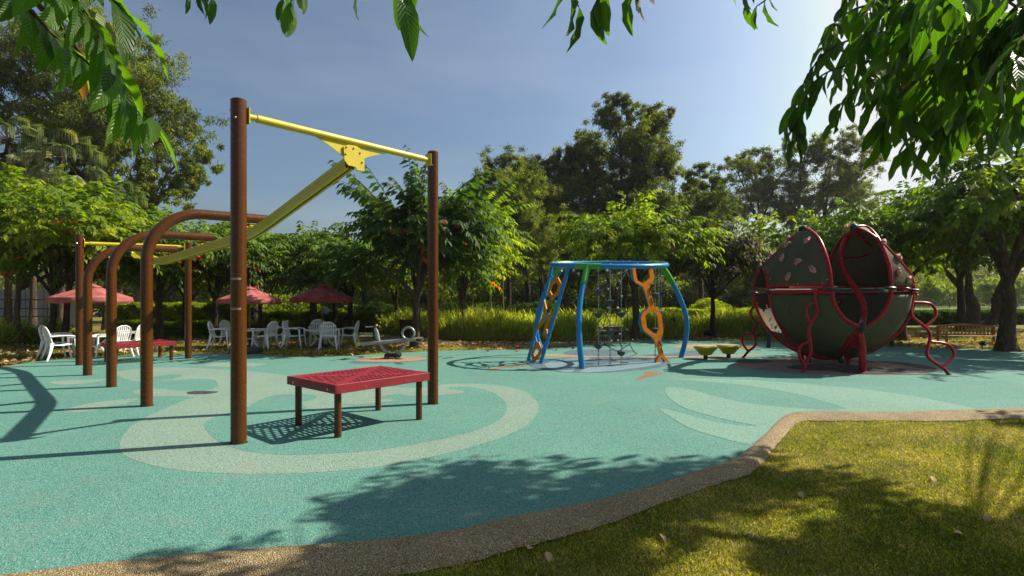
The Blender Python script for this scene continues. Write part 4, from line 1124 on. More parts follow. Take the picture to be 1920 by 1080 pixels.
chairs=[(-12.05,14.25,-35,'white chair nearest left, back turned, at the leftmost table'),(-12.75,14.95,-70,'white chair behind the nearest left one at the leftmost table'),
(-11.0,14.75,75,'white chair showing its slatted back right of the leftmost table'),(-11.15,15.55,100,'white chair tucked behind another right of the leftmost table'),
(-9.55,17.5,-75,'white chair just left of the tallest brown post'),(-9.6,18.35,-100,'white chair farther back, left of the tallest brown post'),
(-8.15,17.6,75,'grey shaded chair with fan-slat back just right of the tallest post'),(-8.1,18.35,100,'white chair behind the fan-slat chair right of the tallest post'),
(-7.25,17.8,-85,'white chair on the left of the table under the shaded red parasol'),(-5.55,18.05,95,'white chair on the right of the table under the shaded red parasol'),
(-5.95,17.35,12,'white chair with its back to the viewer under the shaded red parasol'),(-6.85,18.85,200,'white chair on the far side of the table under the shaded red parasol')]
for i,(x,y,a,lb) in enumerate(chairs):
    o=ch0 if i==0 else copy_tree(ch0); o.location=(x,y,0); o.rotation_euler.z=rad(a); o['label']=lb

# bench (facing away to the right)
BN=empty('park_bench',(16.85,19.6,0),'varnished slatted wooden bench with arched back beside the right tree','bench',None,rad(-10))
bw=.92
def bpart(m,name,par=BN): return m.build(name,M['wood'],par,smooth=False)
m=MB()
for k in range(5): m.box((0,-.05-.085*k+.2,.275),(2*bw-.06,.07,.022),None,.004)
bpart(m,'seat')
m=MB(); top=[]
for t in LS(-1,1,24):
    z=.615+.06*(math.cos(t*pi)*.5+.5); top.append(V3(t*bw,.27,z))
m.grid([[p+V3(0,-.02,.035),p+V3(0,.02,.035),p+V3(0,.02,-.035),p+V3(0,-.02,-.035),p+V3(0,-.02,.035)] for p in top])
for k in range(15):
    t=(k-7)/7.6; z=.58+.06*(math.cos(t*pi)*.5+.5); m.box((t*bw,.265,(.32+z)/2),(.055,.014,z-.30),None,.003)
m.box((0,.265,.32),(2*bw,.03,.05),None,.004)
bpart(m,'backrest')
for sx in (-1,1):
    for y,h in ((.27,.64),(-.25,.46)): bpart(MB().box((sx*bw,y,h/2),(.065,.065,h),None,.006),'leg')
    bpart(MB().box((sx*bw,.0,.475),(.08,.60,.03),None,.008),'armrest')
    bpart(MB().box((sx*bw,.0,.25),(.04,.46,.05),None,.004),'side_rail')
# litter bin
q=G(763.5,641); BI=empty('litter_bin',q,'dark slatted bin beside the trunk right of the seesaw','bin',None,rad(10))
m=MB()
for sx,sy in ((0,-1),(0,1),(1,0),(-1,0)):
    for k in range(7):
        t=(k-3)*.066
        b0=V3(sx*.235+(t if sy else 0),sy*.235+(t if sx else 0),.03); t0=V3(sx*.27+(t*1.15 if sy else 0),sy*.27+(t*1.15 if sx else 0),.80)
        w=V3(abs(sy)*.029,abs(sx)*.029,0); d_=V3(sx*.012,sy*.012,0)
        m._add([b0-w-d_,b0+w-d_,b0+w+d_,b0-w+d_,t0-w-d_,t0+w-d_,t0+w+d_,t0-w+d_],[(0,1,5,4),(1,2,6,5),(2,3,7,6),(3,0,4,7),(4,5,6,7)])
m.build('slatted_case',M['bin'],BI,smooth=False)
MB().box((0,0,.4),(.40,.40,.72)).build('liner',M['black'],BI,smooth=False)
MB().box((0,0,.825),(.60,.60,.05),None,.012).build('rim',M['bin'],BI,smooth=False)

# oval sign, ground lights, bollards
q=G(609,636); SG=empty('oval_sign',q,'small pale oval sign on a slim post behind the shaded red parasol','sign')
MB().tube([(0,0,0),(0,0,1.05)],.025,10).build('post',M['black'],SG)
MB().lathe((0,0,1.18),[(.19,-.012),(.2,0),(.19,.012)],28,(.3,-1,0),1.0,.62).build('sign_plate',paint('pale_blue_enamel',(.34,.42,.46),.4),SG)
def flood(x,y,label,sz=.26,mat='teal'):
    q=G(x,y); r=empty('ground_light',q,label,'ground light','ground floodlights')
    m=MB(); R=Matrix.Rotation(rad(-12),3,'X'); m.box((0,0,sz*.75),(sz*1.15,sz*.6,sz*.85),R,.02); m.build('housing',M[mat],r)
    m=MB(); m.box((0,-sz*.33,sz*.78),(sz*.95,.02,sz*.62),R,.008); m.build('lens',M['black'],r)
    MB().tube([(0,0,0),(0,0,sz*.5)],.03,8).build('stake',M['black'],r)
flood(1332,632,'green box floodlight at the foot of the dark trunk right of the climber'); flood(1881,656,'dark box floodlight at the foot of the right tree beside the bench',.27,'black')
flood(312,642,'small green box floodlight right of the farther red deck',.16)
def spike(x,y,label,s=1.0):
    q=G(x,y); r=empty('spike_light',q,label,'garden light','small black garden lights')
    MB().tube([(0,0,0),(0,0,.16*s)],.018,8).build('stake',M['black'],r)
    MB().lathe((0,-.03,.2*s),[(.03,-.09),(.065,-.05),(.075,.06),(.06,.075)],14,(.4,-1,.5)).build('lamp_head',M['black'],r)
spike(1842,656,'small black spike light on the turf before the bench'); spike(1323,633,'small black spike light left of the green floodlight box',.9)
def bollard(x,D,ztop,label):
    q=V3((x-CX)*D/F,D,0); r=empty('path_light',q,label,'path light','lantern posts')
    MB().tube([(0,0,0),(0,0,ztop-.22)],.03,10).build('post',M['black'],r)
    m=MB().lathe((0,0,ztop-.2),[(.04,-.02),(.07,0),(.075,.12),(.11,.13),(.03,.2)],14); m.build('lantern',M['black'],r)
    MB().lathe((0,0,ztop-.18),[(.062,0),(.066,.09)],12).build('diffuser',M['alu'],r)
bollard(701,21.5,.95,'black lantern post behind the seesaw handlebar'); bollard(1262,22.5,.86,'black lantern post in tall grass right of the orange wavy board')
# ------------------------------------------------------------------ trees
def X_(px,D): return (px-CX)*D/F
def Z_(py,D): return CH-(py-HY)*D/F
def limb(m,a,b,r0,r1,up=.25,n=8,seg=7,wob=.05):
    a=Vector(a); b=Vector(b); L=(b-a).length; pts=[]
    s1=random.uniform(-1,1); s2=random.uniform(-1,1)
    for i in range(seg+1):
        t=i/seg; p=a.lerp(b,t)+Vector((s1*math.sin(t*5)*wob*L*t,s2*math.sin(t*4)*wob*L*t,up*L*math.sin(t*pi)*.5))
        pts.append(p)
    m.tube(pts,[r0+(r1-r0)*(i/seg)**.8 for i in range(seg+1)],n,caps=False)
    return pts
def trunk_tube(m,base,top,r,lean=(0,0),n=12,seg=9):
    base=Vector(base); top=Vector(top); pts=[];rs=[]
    for i in range(seg+1):
        t=i/seg; p=base.lerp(top,t)+Vector((lean[0]*math.sin(t*pi)+.02*math.sin(t*9+base.x),lean[1]*math.sin(t*pi),0)); pts.append(p)
        rs.append(r*(1.0-.35*t)+r*.55*math.exp(-t*14)+r*.05*math.sin(t*23+base.y))
    pts[0].z-=.05
    m.tube(pts,rs,n,caps=False); return pts
def broadleaf(label,x,D,ztop,R,zlow,leaf,bk,seed,ntw=700,LL=.19,tr=.13,group='broadleaf trees round the playground',off=(0,0),nl=13,red=.06,trunks=1,ry=None,spikes=0,name='broadleaf_tree',cat='tree',tl=.95,zfork=None,leaffn=None,tint0=None):
    random.seed(seed); r=np.random.default_rng(seed)
    base=V3(X_(x,D),D,0); root=empty(name,base,label,cat,group)
    cx,cy=base.x+off[0],base.y+off[1]; cz=(ztop+zlow)/2; rz=(ztop-zlow)/2; ry=ry or R
    m=MB(); fork=V3(base.x+off[0]*.3,base.y,zfork or max(zlow*.95,1.1)); tb_=trunk_tube(m,base,fork,tr,(.06*random.uniform(-1,1),0))
    ncl=22; cl=[]
    for i in range(ncl):
        u=r.normal(0,1,3); u/=np.linalg.norm(u); 
        if u[2]<-.55: u[2]*=-.4
        u/=np.linalg.norm(u); k=.38+.66*r.random()
        cl.append(np.array([cx+u[0]*R*k,cy+u[1]*ry*k,cz+u[2]*rz*k]))
    cl=np.array(cl)
    nlm=7
    idx=r.permutation(ncl)[:nlm]; ends=[]
    for i in idx:
        p=limb(m,fork+V3(0,0,random.uniform(-.3,.0)),cl[i],tr*.52,.022,.18); ends.append(p)
    for i in range(ncl):
        if i in idx: continue
        e=ends[random.randrange(nlm)][random.choice((3,4,5))]
        limb(m,e,cl[i],.032,.012,.15,6,5)
    t=sub(m,'trunk',M[bk],root,angle=180)
    lv=Leaves()
    ntw=int(ntw*.74); ci=r.integers(0,ncl,ntw); p0=cl[ci]+r.normal(0,1,(ntw,3))*np.array([R*.17,ry*.17,rz*.17])
    out=p0-np.array([cx,cy,cz-rz*.35]); d=nrm(out*np.array([1,1,.55]))+r.normal(0,.38,(ntw,3)); d[:,2]=r.normal(.28,.38,ntw)
    ctint=r.normal(0,.17,ncl); tint=np.clip((tint0 if tint0 is not None else .46)+ctint[ci]+r.normal(0,.12,ntw),0.02,.9)
    twigs(lv,p0,d,tl*(.65+.6*r.random(ntw)),nl,LL*1.5,.44,.38,.6,tint,np.where(p0[:,2]<cz+rz*.25,red*.4,0))
    if spikes:
        k=spikes; a=r.random(k)*2*pi; 
        p1=np.stack([cx+np.cos(a)*R*.6,cy+np.sin(a)*ry*.6,cz+rz*(.35+.45*r.random(k))],1)
        d1=np.stack([np.cos(a)*.9,np.sin(a)*.9,.45+.9*r.random(k)],1)
        twigs(lv,p1,d1,2.0+r.random(k)*.7,22,LL*1.9,.48,.22,.85,np.full(k,.42),0)
        mm=MB()
        for q in range(k):
            dd=nrm(d1[q][None])[0]; pts=[Vector(p1[q]+dd*2.3*s-np.array([0,0,.22*2.3*s*s])) for s in np.linspace(0,1,6)]; mm.tube([V3(cx,cy,cz)]+pts,[.03,.022,.018,.014,.011,.008,.004],5,caps=False)
        w=sub(mm,'long_shoots',M[bk],root)
    c=lv.build('crown',M[leaf],root); c.matrix_parent_inverse=Matrix.Translation(-root.location)
    return root

def cloudtree(label,x,D,lobes,leaf,bk,seed,nleaf=45000,LL=.17,tr=.3,group='tall trees behind the playground',name='tall_tree',ncl=90,cs=.16,trunks=((0,0),),zfork=.35,LW=.3,flat=.85,hang=.5,cat='tree'):
    """lobes: list of (px,py,rx_px,rz_px) crown masses seen at distance D (metres made from these)"""
    random.seed(seed); r=np.random.default_rng(seed)
    base=V3(X_(x,D),D,0); root=empty(name,base,label,cat,group)
    m=MB(); lv=Leaves(); tot=sum(l[2]*l[3] for l in lobes)
    top=max(Z_(l[1]-l[3]*.3,D) for l in lobes)
    mains=[]
    for (dx,dy) in trunks:
        b_=base+V3(dx,dy,0); f=b_+V3(dx*.25,0,top*zfork); pts=trunk_tube(m,b_,f,tr,(.2,0)); mains.append(pts[-1])
    for li,(px,py,rx,rz) in enumerate(lobes):
        c=np.array([X_(px,D),D+r.normal(0,1)*1.0,Z_(py,D)]); RX=rx*D/F; RZ=rz*D/F; RY=RX*.9
        f=min(mains,key=lambda q:(q-Vector(c)).length); main=limb(m,f,Vector(c),tr*.55,tr*.12,.12,8,8,.04)
        n=max(7,int(ncl*1.5*rx*rz/tot)); nl=int(nleaf*rx*rz/tot/n)
        for k in range(n):
            u=r.normal(0,1,3); u/=np.linalg.norm(u); kk=.45+.55*r.random()**.6
            q=c+u*np.array([RX,RY,RZ])*kk
            limb(m,main[random.choice((4,5,6,7))],Vector(q),tr*.10,tr*.03,.1,5,4)
            s=cs*(.7+.7*r.random())*min(RX,4.0)*1.15
            sub_n=5; cen=q+r.normal(0,1,(sub_n,3))*s*np.array([1,1,.85])
            ci=r.integers(0,sub_n,nl)
            P0=cen[ci]+r.normal(0,1,(nl,3))*s*.30*np.array([1,1,flat]); stn=r.normal(0,.12,sub_n)
            Dd=r.normal(0,1,(nl,3)); Dd[:,2]-=hang
            T=np.clip(.42+.13*r.normal()+stn[ci]+r.normal(0,.15,nl),0,1)
            lv.add(P0,Dd,r.normal(0,1,(nl,3)),LL*(.7+.6*r.random(nl)),LL*LW,T)
    sub(m,'trunk',M[bk],root,angle=180)
    c=lv.build('crown',M[leaf],root); c.matrix_parent_inverse=Matrix.Translation(-root.location)
    return root

# big gum at the far left
cloudtree('huge spreading gum tree towering over the palms at far left',222,34,[(150,130,90,60),(250,140,80,70),(70,120,70,60),(300,220,70,50),(210,230,90,60),(330,285,55,45),(270,330,60,45),(355,330,30,35),(20,180,60,60),(120,230,80,55),(330,360,35,30),(250,390,50,25),(190,70,60,35)],'leaf_gum','barkpale',11,95000,.24,.34,None,'gum_tree',150,.20,trunks=((-.2,0),(.9,.6)),zfork=.36,hang=1.2,LW=.28)
# fan palms
def fanpalm(label,x,y,D,seed,nf=42):
    r=np.random.default_rng(seed); base=V3(X_(x,D),D,0); root=empty('fan_palm',base,label,'palm tree','fan palms under the gum tree')
    top=base+V3(0,0,Z_(y,D)); m=MB(); trunk_tube(m,base,top,.16); 
    lv=Leaves(); pet=[]
    for k in range(nf):
        a=r.random()*2*pi; el=-.9+1.9*(k/nf)+r.normal(0,.1); L=1.1+.3*r.random()
        d=np.array([math.cos(a)*math.cos(el),math.sin(a)*math.cos(el),math.sin(el)])
        t=np.array(top); e=t+d*L+np.array([0,0,-.12*L]); pet.append((t,e))
        hz=nrm(np.cross(d,[0,0,1.0])+1e-6); upv=np.cross(hz,d); nb=26
        an=np.linspace(-1.75,1.75,nb)
        Dd=np.cos(an)[:,None]*d+np.sin(an)[:,None]*hz; Dd=Dd+np.array([0,0,-.55])
        tn=np.clip(.45+r.normal(0,.2),0,.9) if el>-.5 else .8
        ll=(1.15-.18*np.abs(an))
        lv.add(np.repeat(e[None],nb,0),Dd,np.repeat(upv[None],nb,0)+r.normal(0,.12,(nb,3)),ll*.62,.075,np.clip(tn+r.normal(0,.08,nb),0,1))
        P2=e+nrm(Dd)*(ll*.46)[:,None]; D2=Dd.copy()*.35; D2[:,2]-=1.5
        lv.add(P2,D2,nrm(Dd)+0*P2,.62,.034,np.clip(tn+.12+r.normal(0,.08,nb),0,1))
    for a_,b_ in pet: m.tube([Vector(a_),Vector((a_+b_)/2+np.array([0,0,.08])),Vector(b_)],.018,4,caps=False)
    sub(m,'trunk',M['bark'],root,angle=180)
    c=lv.build('crown',M['leaf_palm'],root); c.matrix_parent_inverse=Matrix.Translation(-root.location)
for i,(x,y,D,lb) in enumerate(((15,262,27,'fan palm cut by the left edge of the photo'),(115,292,26,'fan palm with the widest drooping crown, second from left'),(200,372,28,'fan palm lowest and rightmost of the cluster'),(62,345,29,'fan palm between and behind the two tallest palms'),(150,345,31,'fan palm half buried in the gum branches'))):
    fanpalm(lb,x,y,D,30+i)
# front broadleaf row, left to right
BL=broadleaf
BL('bright green tree at far left with pale straight trunk',35,19.5,5.7,2.9,2.2,'leaf_lush','barkpale',1,1000,.21,.11,red=.10,zfork=2.4)
BL('lush tree with a crooked pale trunk left of the first parasol',95,19.0,5.3,2.4,2.1,'leaf_lush','bark',2,900,.21,.12,red=.12,off=(.2,0))
BL('lush tree with a straight dark trunk behind the leftmost parasol',120,17.6,5.0,2.4,2.3,'leaf_lush','barkdark',3,900,.20,.11,red=.12,off=(.7,0))
BL('leafy tree with flared pale trunk between the brown arches',302,20.6,4.5,2.1,1.9,'leaf_mid','bark',4,800,.18,.15,red=.16,off=(-.3,0))
BL('thin-trunked tree behind the far right brown post',345,22,4.9,2.0,2.0,'leaf_mid','barkdark',5,650,.18,.08,red=.16)
BL('dark-trunked tree just left of the tallest brown post',402,20.5,4.4,1.9,1.9,'leaf_mid','barkdark',6,700,.18,.12,red=.12)
BL('slanting-trunk tree right of the tallest brown post',492,23,4.3,1.8,1.9,'leaf_mid','bark',7,650,.18,.09,red=.14,off=(-.5,0))
BL('tree with a thick fissured trunk behind the shaded red parasol',589,24,4.6,2.0,2.1,'leaf_mid','bark',8,750,.19,.19,red=.12)
BL('tree with a slim trunk behind the pole of the shaded red parasol',628,25.5,4.6,1.9,2.1,'leaf_mid','bark',9,650,.19,.13,red=.14)
BL('tree with a dark trunk at the right rim of the shaded red parasol',657,23,4.3,2.0,1.9,'leaf_mid','barkdark',10,750,.19,.14,red=.16)
BL('small tree with a leaning pale trunk left of the bin',742,26,4.6,1.8,1.8,'leaf_mid','bark',12,550,.19,.10,red=.05)
BL('tree with long arching shoots and red leaves behind the seesaw',780,18.0,5.1,1.95,2.0,'leaf_red','bark',13,1000,.22,.17,red=.10,spikes=22,off=(.15,0),zfork=1.9)
BL('yellow-green tree right of the tall right-hand brown post',868,21.5,5.4,1.75,1.9,'leaf_lush','bark',14,800,.19,.09,red=.04,off=(.1,0),spikes=5)
BL('spreading light green tree behind the blue climbing frame',1190,21.3,5.35,2.45,2.3,'leaf_lush','bark',15,1150,.19,.17,red=.04)
BL('bronze-leaved tree with black trunk left of the olive dome',1337,22.5,4.5,1.75,1.9,'leaf_purple','barkdark',16,800,.18,.12,red=.08)
BL('green tree rising behind the left half of the olive dome',1500,25,5.7,2.7,2.2,'leaf_lush','bark',17,1000,.20,.13,red=.05)
BL('green tree with fissured trunk showing under the right of the dome',1692,21.0,5.7,2.5,2.2,'leaf_mid','bark',18,1100,.20,.19,red=.05,off=(-.2,0))
BL('large dark tree with thick trunk beside the wooden bench',1887,16.6,6.2,3.0,2.1,'leaf_mid','bark',19,1500,.21,.24,red=.04,off=(.2,0),spikes=6,zfork=2.3)
BL('tall leafy tree behind the bench tree at the right edge',1800,27,7.4,3.0,3.0,'leaf_mid','barkdark',20,900,.22,.2,red=.03)
# slim pale stems of young trees among the grass
for i,(x,D,zt,lb) in enumerate(((944,26,3.9,'slim pale sapling stem right of the yellow-green tree'),(887,25,2.6,'bent bare sapling stem in the tall grass'),(918,27,3.4,'slanting thin sapling stem in front of the dark wood'))):
    BL(lb,x,D,zt+1.2,.9,zt-.4,'leaf_mid','barkpale',60+i,90,.2,.045,group='young saplings in the tall grass',zfork=zt-.3,name='sapling')
# background gums and paperbarks
CT=cloudtree
CT('tallest two-headed paperbark tree in the middle background',1165,42,[(1160,225,38,34),(1215,240,32,30),(1190,290,62,42),(1120,270,36,30),(1235,330,38,40),(1150,350,60,45),(1210,400,60,45),(1090,310,45,40)],'leaf_paper','barkdark',101,120000,.22,.32,ncl=150,cs=.19)
CT('dense paperbark left of the tallest one',1060,40,[(1065,290,32,26),(1030,335,50,40),(1080,370,55,45),(1010,400,50,50),(1070,450,60,50)],'leaf_paper','barkdark',102,75000,.21,.28,ncl=110,cs=.19,trunks=((-.6,0),(.9,.4)))
CT('olive paperbark farthest left of the middle group',950,46,[(945,305,38,26),(980,315,30,25),(920,370,45,45),(970,390,45,50),(940,450,50,50)],'leaf_paper','barkdark',103,60000,.23,.25,ncl=90,cs=.19)
CT('low fine-leaved tree in front of the paperbarks',985,34,[(985,350,45,32),(960,400,45,40),(1020,430,50,40),(985,480,50,40)],'leaf_gum','barkdark',104,55000,.15,.22,ncl=100,cs=.16,trunks=((0,0),(.8,.5)))
CT('paperbark with tawny crown right of the tallest one',1310,44,[(1310,345,35,28),(1290,390,45,40),(1340,390,40,35),(1320,440,55,40),(1260,430,45,45)],'leaf_paper','bark',105,60000,.22,.24,ncl=90,cs=.18)
CT('airy dark gum left of the olive dome, sky through its crown',1425,60,[(1420,300,42,26),(1370,325,40,22),(1450,340,50,35),(1400,380,60,35),(1480,400,40,35)],'leaf_far','barkdark',106,42000,.26,.3,ncl=90,cs=.14,zfork=.55)
CT('airy dark gum behind the olive dome, sky through its crown',1530,58,[(1510,285,45,30),(1560,270,40,28),(1600,310,40,35),(1540,340,60,35),(1590,370,45,30),(1500,390,50,30)],'leaf_far','barkdark',107,48000,.26,.32,ncl=100,cs=.14,zfork=.55,trunks=((-1.5,0),(1.2,1)))
CT('thin dark tree behind the right of the dome',1640,62,[(1630,350,35,25),(1660,400,45,30),(1620,430,50,30)],'leaf_far','barkdark',108,26000,.26,.25,ncl=60,cs=.15,zfork=.5)
CT('dense round tree between the climber and the paperbarks',1130,36,[(1120,470,60,40),(1180,480,60,40),(1230,490,40,40),(1080,510,50,35)],'leaf_paper','bark',109,50000,.18,.26,ncl=90,cs=.19,trunks=((-2.2,0),(.6,0)))
CT('dark wood tree filling the gap left of the paperbarks',860,44,[(860,440,60,45),(810,480,55,40),(900,500,50,40),(760,470,45,35)],'leaf_paper','bark',110,50000,.22,.22,ncl=80,cs=.2,trunks=((-2.5,0),(0,0),(2,.5)))
CT('forked old tree with two leaning trunks behind the bench',1822,31,[(1800,460,60,35),(1870,470,60,40),(1930,440,60,50),(1760,470,50,30)],'leaf_paper','bark',111,42000,.2,.42,ncl=80,cs=.17,trunks=((-.1,0),(1.4,.3)),zfork=.3,group=None,name='forked_tree')
CT('dark round-headed tree right of the tallest brown post',500,48,[(500,500,50,30),(450,510,45,25),(550,500,45,30)],'leaf_paper','barkdark',112,32000,.24,.2,ncl=60,cs=.2)
CT('dark background tree behind the leftmost trunks',40,32,[(30,420,60,40),(110,430,60,40),(190,440,60,40),(260,450,40,30)],'leaf_paper','barkdark',113,50000,.2,.25,ncl=90,cs=.2)
CT('dark background tree between arches and umbrellas',360,40,[(360,500,60,35),(300,500,50,35),(420,510,50,30)],'leaf_paper','barkdark',114,38000,.22,.22,ncl=70,cs=.2)
CT('dark background tree behind the red-leaved tree',680,44,[(680,500,55,30),(620,510,55,28),(730,480,50,40)],'leaf_paper','barkdark',115,42000,.22,.22,ncl=70,cs=.2)
CT('shady tree behind the dome at mid height',1560,40,[(1480,490,60,40),(1560,470,60,45),(1640,480,60,40),(1400,500,50,35)],'leaf_paper','barkdark',116,52000,.2,.26,ncl=90,cs=.2)
# small park trees on the far meadow
for i,(x,D,zt) in enumerate(((1740,92,6.0),(1778,85,5.2),(1815,88,6.5),(1858,80,5.0),(1905,84,6.0),(1690,90,6.0))):
    s=D/F; CT(['round pale park tree on the distant meadow, leftmost in the gap','small pale park tree on the meadow, second in the gap','widest pale park tree on the meadow, above the bench','small park tree on the meadow, left of the bench tree','park tree on the meadow right of the bench tree','distant park tree behind the trunk under the dome'][i],x,D,[(x,HY-(zt*.62-CH)/s,20,20*.9)],'leaf_hedge','bark',200+i,9000,.30,.12,'park trees on the far meadow','park_tree',30,.22,zfork=.35,LW=.5)
# distant wood line (one mass)
lv=Leaves(); n=170000
Xs=rng.uniform(-125,150,n); Ys=rng.uniform(95,135,n)
hgt=9.5+3.0*np.sin(Xs*.09)+2.0*np.sin(Xs*.23+1)+1.5*np.sin(Xs*.5)
hgt=np.where(Xs>62,hgt*.6,hgt)
Zs=rng.random(n)**.8*hgt
lv.add(np.stack([Xs,Ys,Zs],1),rng.normal(0,1,(n,3)),rng.normal(0,1,(n,3)),.9*(.6+.6*rng.random(n)),.45,np.clip(.5+.2*np.sin(Xs*.7+Zs)+rng.normal(0,.2,n),0,1))
tag(lv.build('distant_wood',M['leaf_far']),kind='stuff')
# understory mass behind the beds
lv=Leaves(); n=150000
Xs=rng.uniform(-40,26,n); Ys=rng.uniform(50,64,n); hh=4.6+1.3*np.sin(Xs*.35)+.8*np.sin(Xs*.9+2); Zs=rng.random(n)**.9*hh
ok=~((Xs>-22)&(Xs<-16)&(rng.random(n)<.5)); 
lv.add(np.stack([Xs,Ys,Zs],1)[ok],rng.normal(0,1,(n,3))[ok],rng.normal(0,1,(n,3))[ok],(.38*(.6+.6*rng.random(n)))[ok],.2,np.clip(.4+.2*np.sin(Xs*1.3+Zs*2)+rng.normal(0,.2,n),0,1)[ok])
tag(lv.build('undergrowth',M['leaf_paper']),kind='stuff')

# ------------------------------------------------------------------ hedges, bushes, beds
def hedge(label,x0,x1,D0,D1,h,depth,leaf,seed,n=26000,LL=.09,cat='hedge',name='hedge',group=None,rough=.07):
    r=np.random.default_rng(seed); a=np.array([X_(x0,D0),D0]); b=np.array([X_(x1,D1),D1]); L=np.linalg.norm(b-a); d=(b-a)/L; nn=np.array([-d[1],d[0]])
    mid=(a+b)/2; root=empty(name,(mid[0],mid[1],0),label,cat,group)
    s=r.random(n)*L; q=r.random(n)*depth; z=r.random(n)*h
    face=r.integers(0,5,n); q=np.where(face<=1,0.02+.12*r.random(n)*depth,q); z=np.where(face>=2,h-.12*r.random(n),z); 
    bumpy=rough*(np.sin(s*2.3)+np.sin(s*5.1+1)+np.sin(s*9+z*6))
    z=z*(1+bumpy/h*.6); q=q+bumpy*.6
    P0=np.stack([a[0]+d[0]*s+nn[0]*q,a[1]+d[1]*s+nn[1]*q,z],1)
    Dd=r.normal(0,.8,(n,3))+np.array([-nn[0]*.4,-nn[1]*.4,.5])
    lv=Leaves(); T=np.clip(.45+.18*np.sin(s*4+z*9)+r.normal(0,.18,n),0,1)
    lv.add(P0,Dd,r.normal(0,1,(n,3)),LL*(.6+.8*r.random(n)),LL*.5,T)
    c=lv.build('foliage',M[leaf],root); c.matrix_parent_inverse=Matrix.Translation(-root.location)
    m=MB(); R=Matrix.Rotation(math.atan2(d[1],d[0]),3,'Z')
    cc=mid+nn*(depth*.5+.06); m.box((cc[0],cc[1],h*.44),(L*.99,depth*.75,h*.80),R,.05); sub(m,'stems_or_core',M['barkdark'],root)  # solid dark box added inside the leaves to block light
    return root
hedge('clipped yellow-green hedge left of the arches behind the far deck',195,400,25,25,1.35,1.3,'leaf_hedge',1,30000,.10)
hedge('low front hedge strip behind the arches',215,560,22.6,23.4,.62,1.0,'leaf_hedge',2,30000,.08)
hedge('clipped low hedge behind the shaded red parasol',480,760,26,26.5,.98,1.4,'leaf_hedge',3,28000,.09)
hedge('tall hedge glimpsed beneath the middle parasol',392,470,25,25,1.55,1.2,'leaf_hedge',4,14000,.10)
hedge('long dark clipped hedge behind the wooden bench',1700,2150,33,35,.85,1.5,'leaf_dark',5,36000,.11)
hedge('flat bright hedge line behind the tall grass',1080,1450,34,34,.95,1.4,'leaf_hedge',6,24000,.12)
def bush(label,x,D,R,h,leaf,seed,n=9000,LL=.10,group='rounded bushes',name='bush',zc=.5):
    r=np.random.default_rng(seed); base=V3(X_(x,D),D,0); root=empty(name,base,label,'bush',group)
    u=nrm(r.normal(0,1,(n,3))); k=.72+.3*r.random(n)
    lump=1+.12*np.sin(u[:,0]*5+seed)+.12*np.sin(u[:,1]*6+u[:,2]*5)
    P0=np.array([base.x,base.y,h*zc])+u*(k*lump)[:,None]*np.array([R,R*.9,h*(1-zc)]); P0[:,2]=np.abs(P0[:,2])
    lv=Leaves(); lv.add(P0,u+r.normal(0,.7,(n,3)),r.normal(0,1,(n,3)),LL*(.6+.8*r.random(n)),LL*.45,np.clip(.42+.15*np.sin(u[:,0]*9+u[:,2]*7)+r.normal(0,.18,n),0,1))
    m=MB()
    for i in range(7):
        a=i*.9; limb(m,base,base+V3(math.cos(a)*R*.6,math.sin(a)*R*.6,h*.75),.04,.015,.1,5,4)
    sub(m,'stems_or_core',M['barkdark'],root)
    c=lv.build('foliage',M[leaf],root); c.matrix_parent_inverse=Matrix.Translation(-root.location)
bush('large dark round bush left of the olive dome',1385,38,1.7,2.2,'leaf_dark',1,16000,.13)
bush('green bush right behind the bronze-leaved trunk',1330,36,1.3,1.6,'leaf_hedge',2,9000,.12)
bush('dark round bush right of the shaded red parasol',712,28,1.5,1.45,'leaf_dark',3,11000,.10)
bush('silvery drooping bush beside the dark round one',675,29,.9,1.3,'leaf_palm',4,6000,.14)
bush('dark bush behind the slim trunks right of the right post',880,31,1.9,1.5,'leaf_dark',5,11000,.11)
bush('dark bush behind the blue ladder',1010,33,1.8,1.5,'leaf_dark',6,11000,.11)
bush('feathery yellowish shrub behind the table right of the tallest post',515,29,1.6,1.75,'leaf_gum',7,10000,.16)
bush('feathery shrub behind the left rim of the shaded red parasol',560,30,1.4,1.6,'leaf_gum',8,9000,.16)
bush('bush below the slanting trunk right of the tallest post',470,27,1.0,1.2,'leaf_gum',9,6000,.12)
bush('dark bush filling the gap under the dome',1560,34,2.4,1.8,'leaf_dark',10,12000,.13)
# strap-leaved plants at left
def strap(label,x,D,seed,R=.9,n=260,L=.75):
    r=np.random.default_rng(seed); base=V3(X_(x,D),D,0); root=empty('strap_leaf_plant',base,label,'plant','strap-leaved plants by the path')
    a=r.random(n)*2*pi; rr=R*np.sqrt(r.random(n)); P0=np.stack([base.x+rr*np.cos(a),base.y+rr*.6*np.sin(a),np.zeros(n)],1)
    Dd=np.stack([r.normal(0,.55,n),r.normal(0,.55,n),np.ones(n)],1); N=np.cross(Dd,np.stack([np.cos(a),np.sin(a),a*0],1))
    N=np.cross(nrm(N+1e-5),Dd); N[:,2]=np.abs(N[:,2])
    lv=Leaves(); lv.add(P0,Dd,N,L*(.6+.6*r.random(n)),.045,np.clip(r.normal(.5,.2,n),0,1))
    c=lv.build('leaves',M['leaf_hedge'],root,detail=1,droop=1.2); c.matrix_parent_inverse=Matrix.Translation(-root.location)
for i,(x,D,lb) in enumerate(((12,20.5,'strap-leaved clump cut by the left edge'),(58,20,'strap-leaved clump at the foot of the pale trunk'),(98,20.6,'strap-leaved clump left of the leftmost chairs'),(-20,19,'strap-leaved clump mostly outside the left edge'))): strap(lb,x,D,80+i)
